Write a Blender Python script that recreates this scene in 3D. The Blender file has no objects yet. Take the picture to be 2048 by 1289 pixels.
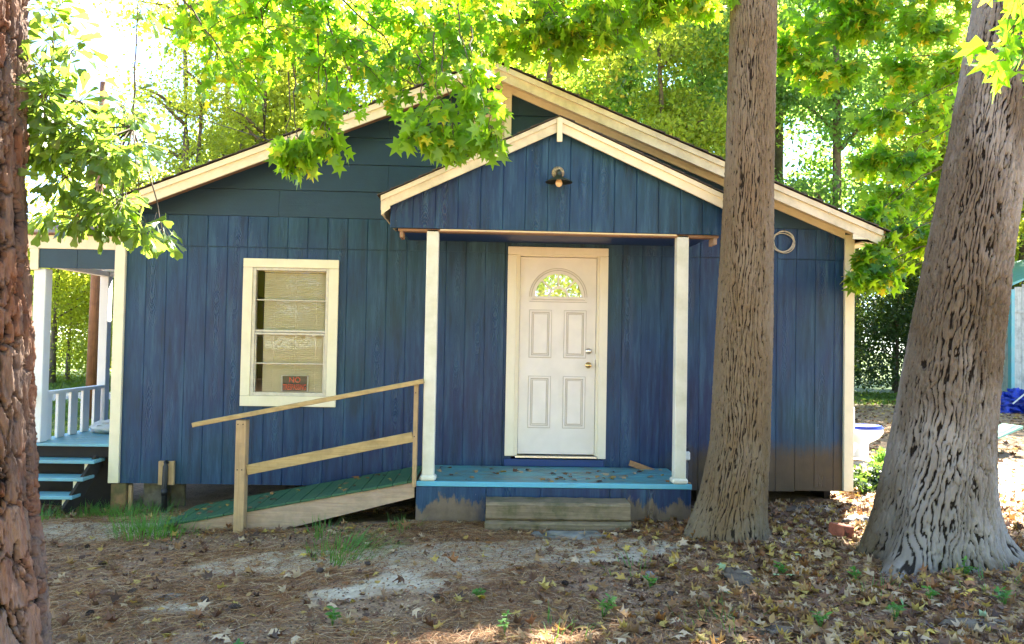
import bpy, math, random
import numpy as np
from mathutils import Vector, Matrix, Euler

random.seed(7)
R = random.Random(11)
S = bpy.context.scene
COL = S.collection

# ------------------------------------------------------------------ camera
cd = bpy.data.cameras.new('camera')
cam = bpy.data.objects.new('camera', cd)
COL.objects.link(cam)
cd.lens = 1500 / 2048 * 36
cd.sensor_width = 36
cd.clip_end = 600
cd.clip_start = 0.05
PITCH, ROLL, YAW = 0.02625, 0.01846, -0.03016
_f = Vector((-math.sin(YAW) * math.cos(PITCH), math.cos(YAW) * math.cos(PITCH), math.sin(PITCH)))
_r = Vector((math.cos(YAW), math.sin(YAW), 0))
_u = _r.cross(_f)
_r2 = math.cos(ROLL) * _r + math.sin(ROLL) * _u
_u2 = -math.sin(ROLL) * _r + math.cos(ROLL) * _u
_m = Matrix((_r2, _u2, -_f)).transposed().to_4x4()
_m.translation = Vector((3.7417, -7.7604, 1.774))
cam.matrix_world = _m
S.camera = cam

# ------------------------------------------------------------------ light
SUN_EL = math.radians(50)
SUN_AZ = math.radians(30)            # clockwise from +Y (behind the house) towards +X
sun_dir = Vector((math.sin(SUN_AZ) * math.cos(SUN_EL), math.cos(SUN_AZ) * math.cos(SUN_EL), math.sin(SUN_EL)))
sd = bpy.data.lights.new('sun', 'SUN')
sd.energy = 5.0
sd.angle = math.radians(0.6)
sd.color = (1.0, 0.93, 0.80)
sun = bpy.data.objects.new('sun', sd)
COL.objects.link(sun)
sun.rotation_euler = sun_dir.to_track_quat('Z', 'Y').to_euler()

W = bpy.data.worlds.new("World")
S.world = W
W.use_nodes = True
nt = W.node_tree
nt.nodes.clear()
wo = nt.nodes.new('ShaderNodeOutputWorld')
bg = nt.nodes.new('ShaderNodeBackground')
sky = nt.nodes.new('ShaderNodeTexSky')
sky.sky_type = 'NISHITA'
sky.sun_disc = False
sky.sun_elevation = SUN_EL
sky.sun_rotation = SUN_AZ
sky.altitude = 3500
sky.air_density = 1.0
sky.dust_density = 0.3
sky.ozone_density = 1.6
tc = nt.nodes.new('ShaderNodeTexCoord')
mp = nt.nodes.new('ShaderNodeMapping')
mp.inputs['Scale'].default_value = (1.0, 1.0, 2.2)
mp.inputs['Location'].default_value = (0.55, 0.2, 0.0)
no = nt.nodes.new('ShaderNodeTexNoise')
no.inputs['Scale'].default_value = 3.1
no.inputs['Detail'].default_value = 7
no.inputs['Roughness'].default_value = 0.58
cr = nt.nodes.new('ShaderNodeValToRGB')
cr.color_ramp.elements[0].position = 0.58
cr.color_ramp.elements[1].position = 0.80
mx = nt.nodes.new('ShaderNodeMix')
mx.data_type = 'RGBA'
mx.inputs[7].default_value = (9.0, 9.2, 9.5, 1)
nt.links.new(tc.outputs['Generated'], mp.inputs['Vector'])
nt.links.new(mp.outputs[0], no.inputs['Vector'])
nt.links.new(no.outputs['Fac'], cr.inputs['Fac'])
nt.links.new(cr.outputs['Color'], mx.inputs['Factor'])
nt.links.new(sky.outputs[0], mx.inputs[6])
nt.links.new(mx.outputs[2], bg.inputs['Color'])
bg.inputs['Strength'].default_value = 0.08
nt.links.new(bg.outputs[0], wo.inputs['Surface'])

S.view_settings.view_transform = 'Standard'
S.view_settings.look = 'None'
S.view_settings.exposure = 3.75
S.view_settings.gamma = 1.0
S.view_settings.use_curve_mapping = False
S.cycles.max_bounces = 9
S.cycles.diffuse_bounces = 6
S.cycles.glossy_bounces = 3
S.cycles.transmission_bounces = 4
S.cycles.transparent_max_bounces = 8
S.cycles.caustics_reflective = False
S.cycles.caustics_refractive = False
S.cycles.sample_clamp_indirect = 6
S.cycles.use_denoising = True
try:
    S.cycles.denoiser = 'OPENIMAGEDENOISE'
except Exception:
    pass
S.render.film_transparent = False

# ------------------------------------------------------------------ noise in numpy
_tab = np.random.RandomState(5).rand(256, 256)


def vn(x, y, seed=0, pu=256):
    x = np.asarray(x, float); y = np.asarray(y, float)
    xi = np.floor(x).astype(int); yi = np.floor(y).astype(int)
    fx = x - xi; fy = y - yi
    fx = fx * fx * (3 - 2 * fx); fy = fy * fy * (3 - 2 * fy)
    def t(a, b): return _tab[(a % pu + seed * 37) % 256, (b + seed * 91) % 256]
    return (t(xi, yi) * (1 - fx) + t(xi + 1, yi) * fx) * (1 - fy) + (t(xi, yi + 1) * (1 - fx) + t(xi + 1, yi + 1) * fx) * fy


def fbm(x, y, seed=0, oct=4):
    s = 0; a = 0.5; n = 0
    for k in range(oct):
        s = s + a * vn(x * 2 ** k, y * 2 ** k, seed + k); n += a; a *= 0.5
    return s / n


def worley(u, v, nu, seed=0):
    """F1, F2 and a cell value; periodic in u with nu cells"""
    rs = np.random.RandomState(seed)
    N = 512
    jx = rs.rand(nu, N) * .9 + .05; jy = rs.rand(nu, N) * .9 + .05; cv = rs.rand(nu, N)
    ui = np.floor(u).astype(int); vi = np.floor(v).astype(int)
    f1 = np.full(u.shape, 9.); f2 = np.full(u.shape, 9.); c = np.zeros(u.shape)
    for a in (-1, 0, 1):
        for b in (-1, 0, 1):
            cu = ui + a; cw = vi + b
            px = cu + jx[cu % nu, cw % N]; py = cw + jy[cu % nu, cw % N]
            d = np.hypot(u - px, v - py)
            nearer = d < f1
            f2 = np.where(nearer, f1, np.minimum(f2, d))
            c = np.where(nearer, cv[cu % nu, cw % N], c)
            f1 = np.where(nearer, d, f1)
    return f1, f2, c


def sst(a, b, x):
    t = np.clip((x - a) / (b - a), 0, 1)
    return t * t * (3 - 2 * t)


# ------------------------------------------------------------------ materials
class NT:
    def __init__(s, name):
        s.m = bpy.data.materials.new(name); s.m.use_nodes = True
        s.t = s.m.node_tree; s.t.nodes.clear()
        s.out = s.n('ShaderNodeOutputMaterial')
        s.b = s.n('ShaderNodeBsdfPrincipled')
        s.l(s.b.outputs[0], s.out.inputs['Surface'])

    def n(s, k, **kw):
        x = s.t.nodes.new(k)
        for a, b in kw.items(): setattr(x, a, b)
        return x

    def l(s, a, b): s.t.links.new(a, b)

    def coord(s, kind='Object', scale=(1, 1, 1), rnd=0.0, loc=(0, 0, 0)):
        if kind == 'World':
            src = s.n('ShaderNodeNewGeometry').outputs['Position']
        else:
            src = s.n('ShaderNodeTexCoord').outputs[kind]
        if rnd:
            oi = s.n('ShaderNodeObjectInfo')
            mu = s.n('ShaderNodeMath', operation='MULTIPLY'); mu.inputs[1].default_value = rnd
            s.l(oi.outputs['Random'], mu.inputs[0])
            cb = s.n('ShaderNodeCombineXYZ')
            for i in range(3): s.l(mu.outputs[0], cb.inputs[i])
            ad = s.n('ShaderNodeVectorMath', operation='ADD')
            s.l(src, ad.inputs[0]); s.l(cb.outputs[0], ad.inputs[1]); src = ad.outputs[0]
        mpn = s.n('ShaderNodeMapping'); mpn.inputs['Scale'].default_value = scale; mpn.inputs['Location'].default_value = loc
        s.l(src, mpn.inputs['Vector'])
        return mpn.outputs[0]

    def noise(s, vec, scale=5, detail=5, rough=.55, dist=0):
        x = s.n('ShaderNodeTexNoise')
        x.inputs['Scale'].default_value = scale; x.inputs['Detail'].default_value = detail
        x.inputs['Roughness'].default_value = rough; x.inputs['Distortion'].default_value = dist
        s.l(vec, x.inputs['Vector'])
        return x.outputs['Fac']

    def ramp(s, fac, stops):
        x = s.n('ShaderNodeValToRGB'); e = x.color_ramp.elements
        while len(e) > 1: e.remove(e[-1])
        e[0].position = stops[0][0]; e[0].color = col4(stops[0][1])
        for p_, c_ in stops[1:]:
            q = e.new(p_); q.color = col4(c_)
        s.l(fac, x.inputs['Fac'])
        return x.outputs['Color']

    def mix(s, fac, a, b, blend='MIX'):
        x = s.n('ShaderNodeMix', data_type='RGBA', blend_type=blend)
        for sock, val in ((x.inputs['Factor'], fac), (x.inputs[6], a), (x.inputs[7], b)):
            if isinstance(val, (int, float)): sock.default_value = val
            elif isinstance(val, tuple): sock.default_value = col4(val)
            else: s.l(val, sock)
        return x.outputs[2]

    def math(s, op, a, b=None, c=None, clamp=False):
        x = s.n('ShaderNodeMath', operation=op); x.use_clamp = clamp
        for i, val in enumerate((a, b, c)):
            if val is None: continue
            if isinstance(val, (int, float)): x.inputs[i].default_value = val
            else: s.l(val, x.inputs[i])
        return x.outputs[0]

    def bump(s, h, dist=.003, strength=1.0):
        x = s.n('ShaderNodeBump'); x.inputs['Distance'].default_value = dist; x.inputs['Strength'].default_value = strength
        s.l(h, x.inputs['Height']); s.l(x.outputs[0], s.b.inputs['Normal'])
        return x

    def base(s, c):
        if isinstance(c, tuple): s.b.inputs['Base Color'].default_value = col4(c)
        else: s.l(c, s.b.inputs['Base Color'])

    def rough(s, v):
        if isinstance(v, (int, float)): s.b.inputs['Roughness'].default_value = v
        else: s.l(v, s.b.inputs['Roughness'])


def col4(c):
    return (c, c, c, 1) if isinstance(c, (int, float)) else (c[0], c[1], c[2], 1)


def simple(name, c, rough=.6, var=.25, scale=12, bump=.001, metal=0, c2=None):
    k = NT(name)
    v = k.coord('Object', rnd=7)
    nz = k.noise(v, scale, 6)
    c2 = c2 or tuple(x * (1 - var) for x in c)
    k.base(k.mix(k.ramp(nz, [(.35, 0), (.65, 1)]), c2, c))
    k.rough(rough); k.b.inputs['Metallic'].default_value = metal
    if bump: k.bump(k.noise(v, scale * 4, 4), bump)
    return k.m


def painted_wood(name, c, grime, axis='z', gr=.35, rough=.5):
    """painted boards: brushed grain, mildew and chips"""
    k = NT(name)
    sc = {'z': (1, 1, .06), 'x': (.06, 1, 1), 'y': (1, .06, 1)}[axis]
    v = k.coord('Object', scale=sc, rnd=9)
    v2 = k.coord('Object', rnd=9)
    g = k.noise(v, 60, 4)
    n2 = k.noise(v2, 5, 7, .65)
    n3 = k.noise(v2, 45, 6, .7)
    m = k.math('MULTIPLY', k.ramp(n2, [(.42, 0), (.7, 1)]), gr)
    a = k.mix(m, c, grime)
    chips = k.ramp(n3, [(.70, 0), (.74, 1)])
    a = k.mix(k.math('MULTIPLY', chips, .45), a, tuple(x * .35 for x in grime))
    a = k.mix(k.math('MULTIPLY', g, .12), a, tuple(x * .5 for x in c))
    k.base(a); k.rough(rough); k.bump(k.math('ADD', k.math('MULTIPLY', g, .7), n3), .0016)
    return k.m


def raw_wood(name, c1, c2, axis='x', grime=(.08, .07, .05), gr=.4):
    k = NT(name)
    sc = {'z': (1, 1, .05), 'x': (.05, 1, 1), 'y': (1, .05, 1)}[axis]
    v = k.coord('Object', scale=sc, rnd=9)
    v2 = k.coord('Object', rnd=9)
    g = k.noise(v, 45, 6, .6, 1.0)
    a = k.mix(k.ramp(g, [(.3, 0), (.7, 1)]), c1, c2)
    n2 = k.noise(v2, 6, 7, .7)
    a = k.mix(k.math('MULTIPLY', k.ramp(n2, [(.45, 0), (.68, 1)]), gr), a, grime)
    k.base(a); k.rough(.75); k.bump(g, .003)
    return k.m


def siding(name, mud=False, wear=False):
    """embossed blue plywood siding: cathedral grain, chalky streaks"""
    k = NT(name)
    oi = k.n('ShaderNodeObjectInfo').outputs['Random']
    sep = k.n('ShaderNodeSeparateXYZ'); k.l(k.n('ShaderNodeTexCoord').outputs['Object'], sep.inputs[0])
    x, z = sep.outputs['X'], sep.outputs['Z']
    x0 = k.math('MULTIPLY', k.math('SUBTRACT', k.math('FRACT', k.math('MULTIPLY', oi, 17.3)), .5), .09)
    dx = k.math('SUBTRACT', x, x0)
    zz = k.math('ADD', z, k.math('MULTIPLY', oi, 53))
    cz = k.n('ShaderNodeCombineXYZ'); k.l(zz, cz.inputs['Z'])
    cw = k.n('ShaderNodeCombineXYZ'); k.l(x, cw.inputs['X']); k.l(zz, cw.inputs['Z'])
    slow = k.noise(cz.outputs[0], 1.6, 2, .5)
    wob = k.noise(cw.outputs[0], 11, 3, .6)
    s1 = k.math('ADD', k.math('MULTIPLY', slow, .95), k.math('MULTIPLY', k.math('MULTIPLY', dx, dx), 48))
    s1 = k.math('ADD', s1, k.math('MULTIPLY', wob, .10))
    rings = k.math('SINE', k.math('MULTIPLY', s1, 2 * math.pi / .040))
    core = k.ramp(k.math('ABSOLUTE', dx), [(.04, 1), (.065, 0)])
    patch = k.ramp(k.noise(cz.outputs[0], .9, 2), [(.46, .0), (.58, 1)])
    patch = k.math('MULTIPLY', patch, k.ramp(k.math('FRACT', k.math('MULTIPLY', oi, 7.7)), [(.35, .25), (.6, 1)]))
    rings = k.math('MULTIPLY', k.math('MULTIPLY', rings, core), patch)
    mpn = k.n('ShaderNodeMapping'); mpn.inputs['Scale'].default_value = (1, 1, .035); k.l(cw.outputs[0], mpn.inputs['Vector'])
    str_ = k.noise(mpn.outputs[0], 150, 3, .5, .4)
    mp2 = k.n('ShaderNodeMapping'); mp2.inputs['Scale'].default_value = (1, 1, .09); k.l(cw.outputs[0], mp2.inputs['Vector'])
    broad = k.noise(mp2.outputs[0], 24, 4, .6)
    pos = k.n('ShaderNodeNewGeometry').outputs['Position']
    big = k.noise(pos, .55, 3, .5)
    c = k.ramp(big, [(.37, (.0042, .040, .068)), (.50, (.0036, .033, .100)), (.63, (.0085, .022, .080))])
    c = k.mix(k.math('MULTIPLY', k.ramp(broad, [(.42, 0), (.75, 1)]), .42), c, (.030, .095, .175))
    c = k.mix(k.math('MULTIPLY', k.ramp(k.math('ADD', k.math('MULTIPLY', rings, .5), .5), [(.60, 0), (.92, 1)]), .45), c, (.045, .10, .16))
    c = k.mix(k.math('MULTIPLY', k.ramp(str_, [(.3, 1), (.5, 0)]), .22), c, (.003, .012, .035))
    mp3 = k.n('ShaderNodeMapping'); mp3.inputs['Scale'].default_value = (1, 1, .10); k.l(pos, mp3.inputs['Vector'])
    fade = k.noise(mp3.outputs[0], 13, 5, .7)
    c = k.mix(k.math('MULTIPLY', k.ramp(fade, [(.52, 0), (.66, 1)]), .55), c, (.035, .100, .175))
    c = k.mix(k.math('MULTIPLY', k.ramp(fade, [(.34, 1), (.46, 0)]), .55), c, (.002, .012, .028))
    spk = k.noise(pos, 55, 2, .5)
    c = k.mix(k.ramp(spk, [(.79, 0), (.80, .8)]), c, (.4, .42, .42))
    if mud:
        sp = k.n('ShaderNodeSeparateXYZ'); k.l(pos, sp.inputs[0])
        vw = k.n('ShaderNodeMapping'); vw.inputs['Scale'].default_value = (1, 1, .35); k.l(pos, vw.inputs['Vector'])
        nn = k.noise(vw.outputs[0], 9, 7, .68)
        lo, hi = (.36, .66) if wear else (.34, .74)
        top = k.math('ADD', sp.outputs['Z'], k.math('MULTIPLY', k.math('SUBTRACT', nn, .5), .55 if wear else .35))
        mk = k.n('ShaderNodeMapRange', interpolation_type='SMOOTHSTEP')
        if wear:
            mk.inputs[1].default_value = .37; mk.inputs[2].default_value = .27
        else:
            mk.inputs[1].default_value = .90; mk.inputs[2].default_value = .52
        k.l(top, mk.inputs[0])
        if wear:
            ax = k.math('ABSOLUTE', k.math('SUBTRACT', sp.outputs['X'], 4.3))
            mk2 = k.n('ShaderNodeMapRange', interpolation_type='SMOOTHSTEP'); mk2.inputs[1].default_value = .45; mk2.inputs[2].default_value = .75
            k.l(ax, mk2.inputs[0])
        else:
            mk2 = k.n('ShaderNodeMapRange', interpolation_type='SMOOTHSTEP'); mk2.inputs[1].default_value = 5.2; mk2.inputs[2].default_value = 6.2
            k.l(sp.outputs['X'], mk2.inputs[0])
        m_ = k.math('MULTIPLY', mk.outputs[0], mk2.outputs[0])
        m_ = k.ramp(k.math('ADD', m_, k.math('MULTIPLY', k.math('SUBTRACT', k.noise(vw.outputs[0], 60, 6, .75), .5), .8)), [(.20, 0), (.50, .55), (.85, 1)])
        dirt = k.mix(k.noise(pos, 14, 6), (.075, .052, .036), (.23, .17, .125)) if wear else k.mix(k.noise(pos, 6, 6), (.028, .022, .017), (.095, .065, .038))
        c = k.mix(m_, c, dirt)
    k.base(c)
    k.rough(k.math('ADD', k.math('MULTIPLY', broad, .3), .32))
    k.b.inputs['Specular IOR Level'].default_value = .38
    h = k.math('ADD', k.math('MULTIPLY', rings, .9), k.math('MULTIPLY', str_, .55))
    k.bump(h, .0030)
    return k.m


def leafmat(name, front, back_t, var=.35, trans=.5, rough=.42, hue=None):
    k = NT(name)
    pos = k.n('ShaderNodeNewGeometry')
    rp = pos.outputs['Random Per Island']
    v = k.coord('World')
    n2 = k.noise(v, 1.3, 3)
    t = k.math('ADD', k.math('MULTIPLY', rp, .6), k.math('MULTIPLY', n2, .4))
    dark = tuple(x * (1 - var) for x in front); lite = tuple(min(1, x * (1 + var)) for x in front)
    c = k.mix(t, dark, lite)
    tcv = k.mix(t, tuple(x * (1 - var * .6) for x in back_t), back_t)
    if hue:
        sel = k.ramp(rp, [(.90, 0), (.93, 1)])
        c = k.mix(sel, c, hue); tcv = k.mix(sel, tcv, tuple(min(1, x * 2.2) for x in hue))
    k.base(c); k.rough(rough)
    tr = k.n('ShaderNodeBsdfTranslucent'); k.l(tcv, tr.inputs['Color'])
    ms = k.n('ShaderNodeMixShader'); ms.inputs[0].default_value = trans
    k.l(k.b.outputs[0], ms.inputs[1]); k.l(tr.outputs[0], ms.inputs[2]); k.l(ms.outputs[0], k.out.inputs['Surface'])
    return k.m


def barkmat(name, ridge, crack, patchc, pa=.5, scale=2.5, moss=(.10, .11, .03), mossamt=.5, red=None):
    k = NT(name)
    at = k.n('ShaderNodeAttribute'); at.attribute_name = 'bark'
    sp = k.n('ShaderNodeSeparateColor'); k.l(at.outputs['Color'], sp.inputs[0])
    pos = k.coord('World', scale=(1, 1, .45))
    fine = k.coord('World', scale=(1, 1, .3))
    n1 = k.noise(pos, scale, 5, .6)
    n2 = k.noise(fine, 75, 8, .75)
    n3 = k.noise(k.coord('World', scale=(1, 1, .6)), 1.4, 3, .5)
    c = k.mix(k.ramp(n2, [(.3, 0), (.7, 1)]), tuple(x * .62 for x in ridge), ridge)
    c = k.mix(k.math('MULTIPLY', k.ramp(n1, [(.46, 0), (.60, 1)]), pa), c, patchc)
    if red: c = k.mix(k.math('MULTIPLY', k.ramp(sp.outputs[1], [(.45, 0), (.75, 1)]), .8), c, red)
    c = k.mix(k.math('MULTIPLY', k.ramp(n3, [(.5, 0), (.68, 1)]), mossamt), c, moss)
    c = k.mix(k.ramp(sp.outputs[0], [(.08, .97), (.42, 0)]), c, crack)
    k.base(c); k.rough(.9); k.b.inputs['Specular IOR Level'].default_value = .2; k.bump(n2, .012)
    return k.m


M = {}
M['siding'] = siding('blue embossed siding', mud=True)
M['skirt'] = siding('blue worn skirt', mud=True, wear=True)
M['gable'] = siding('blue embossed gable')
M['lap'] = painted_wood('blue lap siding', (.0065, .034, .062), (.012, .052, .085), 'x', gr=.5, rough=.5)
M['cream'] = painted_wood('cream trim', (.84, .75, .53), (.44, .37, .20), 'x', .32)
M['creamz'] = painted_wood('cream trim upright', (.84, .77, .56), (.52, .45, .27), 'z', .25)
M['mossy'] = painted_wood('mildewed cream trim', (.78, .69, .50), (.34, .29, .15), 'x', .55)
M['postw'] = painted_wood('white post paint', (.76, .75, .64), (.36, .37, .20), 'z', .4)
M['white'] = painted_wood('white porch paint', (.72, .76, .78), (.5, .5, .45), 'z', .2)
M['door'] = simple('door paint', (.78, .72, .67), .42, .09, 5, .0004)
M['moulding'] = simple('shade toned door moulding', (.50, .44, .38), .5, .12, 8, 0)  # darker tone paints in the relief shade of panels and fanlight ring
M['doorf'] = painted_wood('door frame paint', (.80, .73, .58), (.5, .43, .30), 'z', .2)
M['deck'] = painted_wood('aqua deck paint', (.085, .27, .30), (.15, .14, .09), 'x', .9)
M['deckedge'] = painted_wood('bright aqua edge paint', (.11, .42, .58), (.15, .30, .33), 'x', .35)
M['aqua'] = painted_wood('aqua tread paint', (.15, .38, .48), (.18, .26, .25), 'x', .6)
M['bluebd'] = painted_wood('deep blue board', (.004, .036, .16), (.01, .025, .06), 'x', .3)
M['green'] = painted_wood('green ramp paint', (.026, .10, .045), (.075, .15, .08), 'y', .45, .6)
M['lumber'] = raw_wood('weathered yellow lumber', (.42, .27, .10), (.56, .40, .18), 'x', (.16, .12, .05), .45)
M['lumberz'] = raw_wood('weathered upright lumber', (.42, .26, .12), (.54, .37, .19), 'z', (.20, .15, .08), .45)
M['treated'] = raw_wood('pinkish treated lumber', (.38, .25, .17), (.52, .37, .25), 'x', (.20, .17, .11), .45)
M['soffit'] = raw_wood('bare soffit board', (.24, .13, .07), (.34, .20, .11), 'x', (.1, .06, .03), .3)
M['sleeper'] = raw_wood('old mossy timber', (.12, .085, .05), (.25, .19, .12), 'x', (.06, .065, .02), .85)
M['brownb'] = raw_wood('orange brown lath', (.30, .14, .055), (.45, .24, .11), 'x')
M['shingle'] = simple('asphalt shingle', (.11, .085, .07), .9, .4, 60, .003, c2=(.05, .04, .035))
M['shingleb'] = simple('brown asphalt shingle', (.34, .22, .16), .9, .3, 60, .003)
M['pole'] = raw_wood('utility pole wood', (.16, .065, .028), (.30, .14, .06), 'z', (.06, .03, .015), .5)
M['black'] = simple('black iron', (.012, .012, .012), .5, .3, 20, .001)
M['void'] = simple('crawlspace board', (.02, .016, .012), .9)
M['inner'] = simple('room paint', (.35, .30, .24), .8, .1)
M['blind'] = simple('cream blind', (.86, .80, .58), .5, .06, 5, 0)
M['alu'] = simple('aluminium sash', (.66, .60, .48), .4, .2, 20, .0005)
M['brass'] = simple('brass', (.80, .55, .22), .25, .2, 30, 0, metal=1)
M['silver'] = simple('satin metal', (.85, .80, .70), .3, .1, 30, 0, metal=1)
M['lampmetal'] = simple('green black enamel', (.03, .035, .02), .4, .5, 30, .001)
M['lampbox'] = simple('peeling lamp plate', (.55, .42, .22), .6, .7, 60, .002, c2=(.12, .09, .06))
M['bulb'] = simple('frosted bulb', (.85, .62, .36), .25, .03, 5, 0)
M['cable'] = simple('pale cable', (.55, .50, .38), .5, .3, 30, 0)
M['signblk'] = simple('sign black', (.02, .016, .014), .35, .2, 30, 0)
M['signred'] = simple('sign red', (.85, .10, .05), .4, .1, 30, 0)
M['signwht'] = simple('sign edge', (.65, .66, .62), .5, .1, 30, 0)
M['brick'] = simple('terracotta', (.42, .13, .07), .8, .4, 25, .003)
M['block'] = simple('concrete', (.20, .17, .12), .9, .5, 12, .004)
M['pierbrick'] = simple('stained pier', (.30, .17, .08), .9, .6, 9, .005, c2=(.12, .10, .04))
M['china'] = simple('white china', (.82, .82, .82), .12, .02, 5, 0)
M['lidblue'] = simple('blue plastic', (.02, .05, .42), .3, .2, 8, 0)
M['tarp'] = simple('blue tarp', (.01, .05, .55), .4, .5, 10, .004, c2=(.005, .02, .2))
M['tarpg'] = simple('dark green tarp', (.01, .06, .035), .4, .4, 10, .003)
M['tealpl'] = simple('teal plastic', (.10, .34, .30), .4, .2, 8, .001)
M['shedw'] = raw_wood('weathered shed board', (.30, .34, .30), (.55, .58, .52), 'z', (.12, .13, .10), .5)
M['shedt'] = painted_wood('teal shed trim', (.12, .42, .45), (.3, .4, .38), 'z', .4)
M['sack'] = simple('white plastic sack', (.72, .74, .72), .35, .15, 9, .006)
M['stone'] = simple('grey stone', (.26, .25, .22), .9, .5, 9, .008)
M['cone'] = simple('pine cone', (.09, .06, .045), .8, .5, 40, .002)
M['twig'] = simple('twig bark', (.10, .075, .05), .9, .5, 40, .002)
M['root'] = simple('root bark', (.16, .12, .085), .9, .6, 12, .01)

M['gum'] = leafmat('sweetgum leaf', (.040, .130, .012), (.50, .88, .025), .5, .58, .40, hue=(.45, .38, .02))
M['gumlit'] = leafmat('sunlit sweetgum leaf', (.085, .19, .014), (.58, .88, .03), .4, .60, .42, hue=(.6, .5, .03))  # sunlight put into a brighter leaf colour for hanging sprays and fringe
M['oak'] = leafmat('oak leaf', (.045, .095, .022), (.42, .60, .06), .45, .48, .32)
M['far'] = leafmat('woodland leaf', (.060, .140, .022), (.52, .74, .07), .5, .58, .38, hue=(.45, .33, .04))
M['fary'] = leafmat('yellow green woodland leaf', (.11, .17, .018), (.72, .78, .07), .4, .6, .42)
M['farb'] = leafmat('blue green woodland leaf', (.055, .13, .040), (.48, .74, .13), .45, .55, .36)
M['shrub'] = leafmat('dark evergreen leaf', (.030, .065, .022), (.16, .26, .035), .5, .35, .33)
M['lawn'] = leafmat('lawn blade', (.07, .14, .025), (.30, .42, .05), .4, .4, .5)
M['weed'] = leafmat('weed leaf', (.06, .20, .035), (.30, .55, .06), .3, .4, .45)

M['barkgum'] = barkmat('sweetgum bark', (.235, .18, .115), (.022, .016, .011), (.27, .235, .185), .6, 2.2, (.16, .09, .035), .6)
M['barkbig'] = barkmat('big gum bark', (.20, .16, .12), (.014, .010, .007), (.33, .305, .28), .85, 1.7, (.085, .055, .02), .7)
M['barkpine'] = barkmat('pine bark', (.185, .125, .092), (.006, .005, .0045), (.075, .058, .052), .85, 9, (.30, .235, .19), .5, red=(.17, .07, .034))
M['barkfar'] = simple('woodland bark', (.17, .13, .09), .9, .5, 6, .01)

# glass: clear pane with a strong mirror of the trees across the yard


def glass(name, lo, tint=(1, 1, 1)):
    k = NT(name)
    g = k.n('ShaderNodeBsdfGlossy'); g.inputs['Roughness'].default_value = .015
    t = k.n('ShaderNodeBsdfTransparent'); t.inputs[0].default_value = col4(tint)
    fr = k.n('ShaderNodeFresnel'); fr.inputs[0].default_value = 1.5
    fa = k.math('ADD', fr.outputs[0], lo, clamp=True)
    ms = k.n('ShaderNodeMixShader'); k.l(fa, ms.inputs[0]); k.l(t.outputs[0], ms.inputs[1]); k.l(g.outputs[0], ms.inputs[2])
    k.t.nodes.remove(k.b); k.l(ms.outputs[0], k.out.inputs['Surface'])
    bm = k.n('ShaderNodeBump'); bm.inputs['Distance'].default_value = .0006
    k.l(k.noise(k.coord('Object'), 2.5, 2), bm.inputs['Height']); k.l(bm.outputs[0], g.inputs['Normal'])
    return k.m


M['glass'] = glass('window glass', -.026)
M['fanglass'] = glass('fanlight glass', .55)

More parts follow.
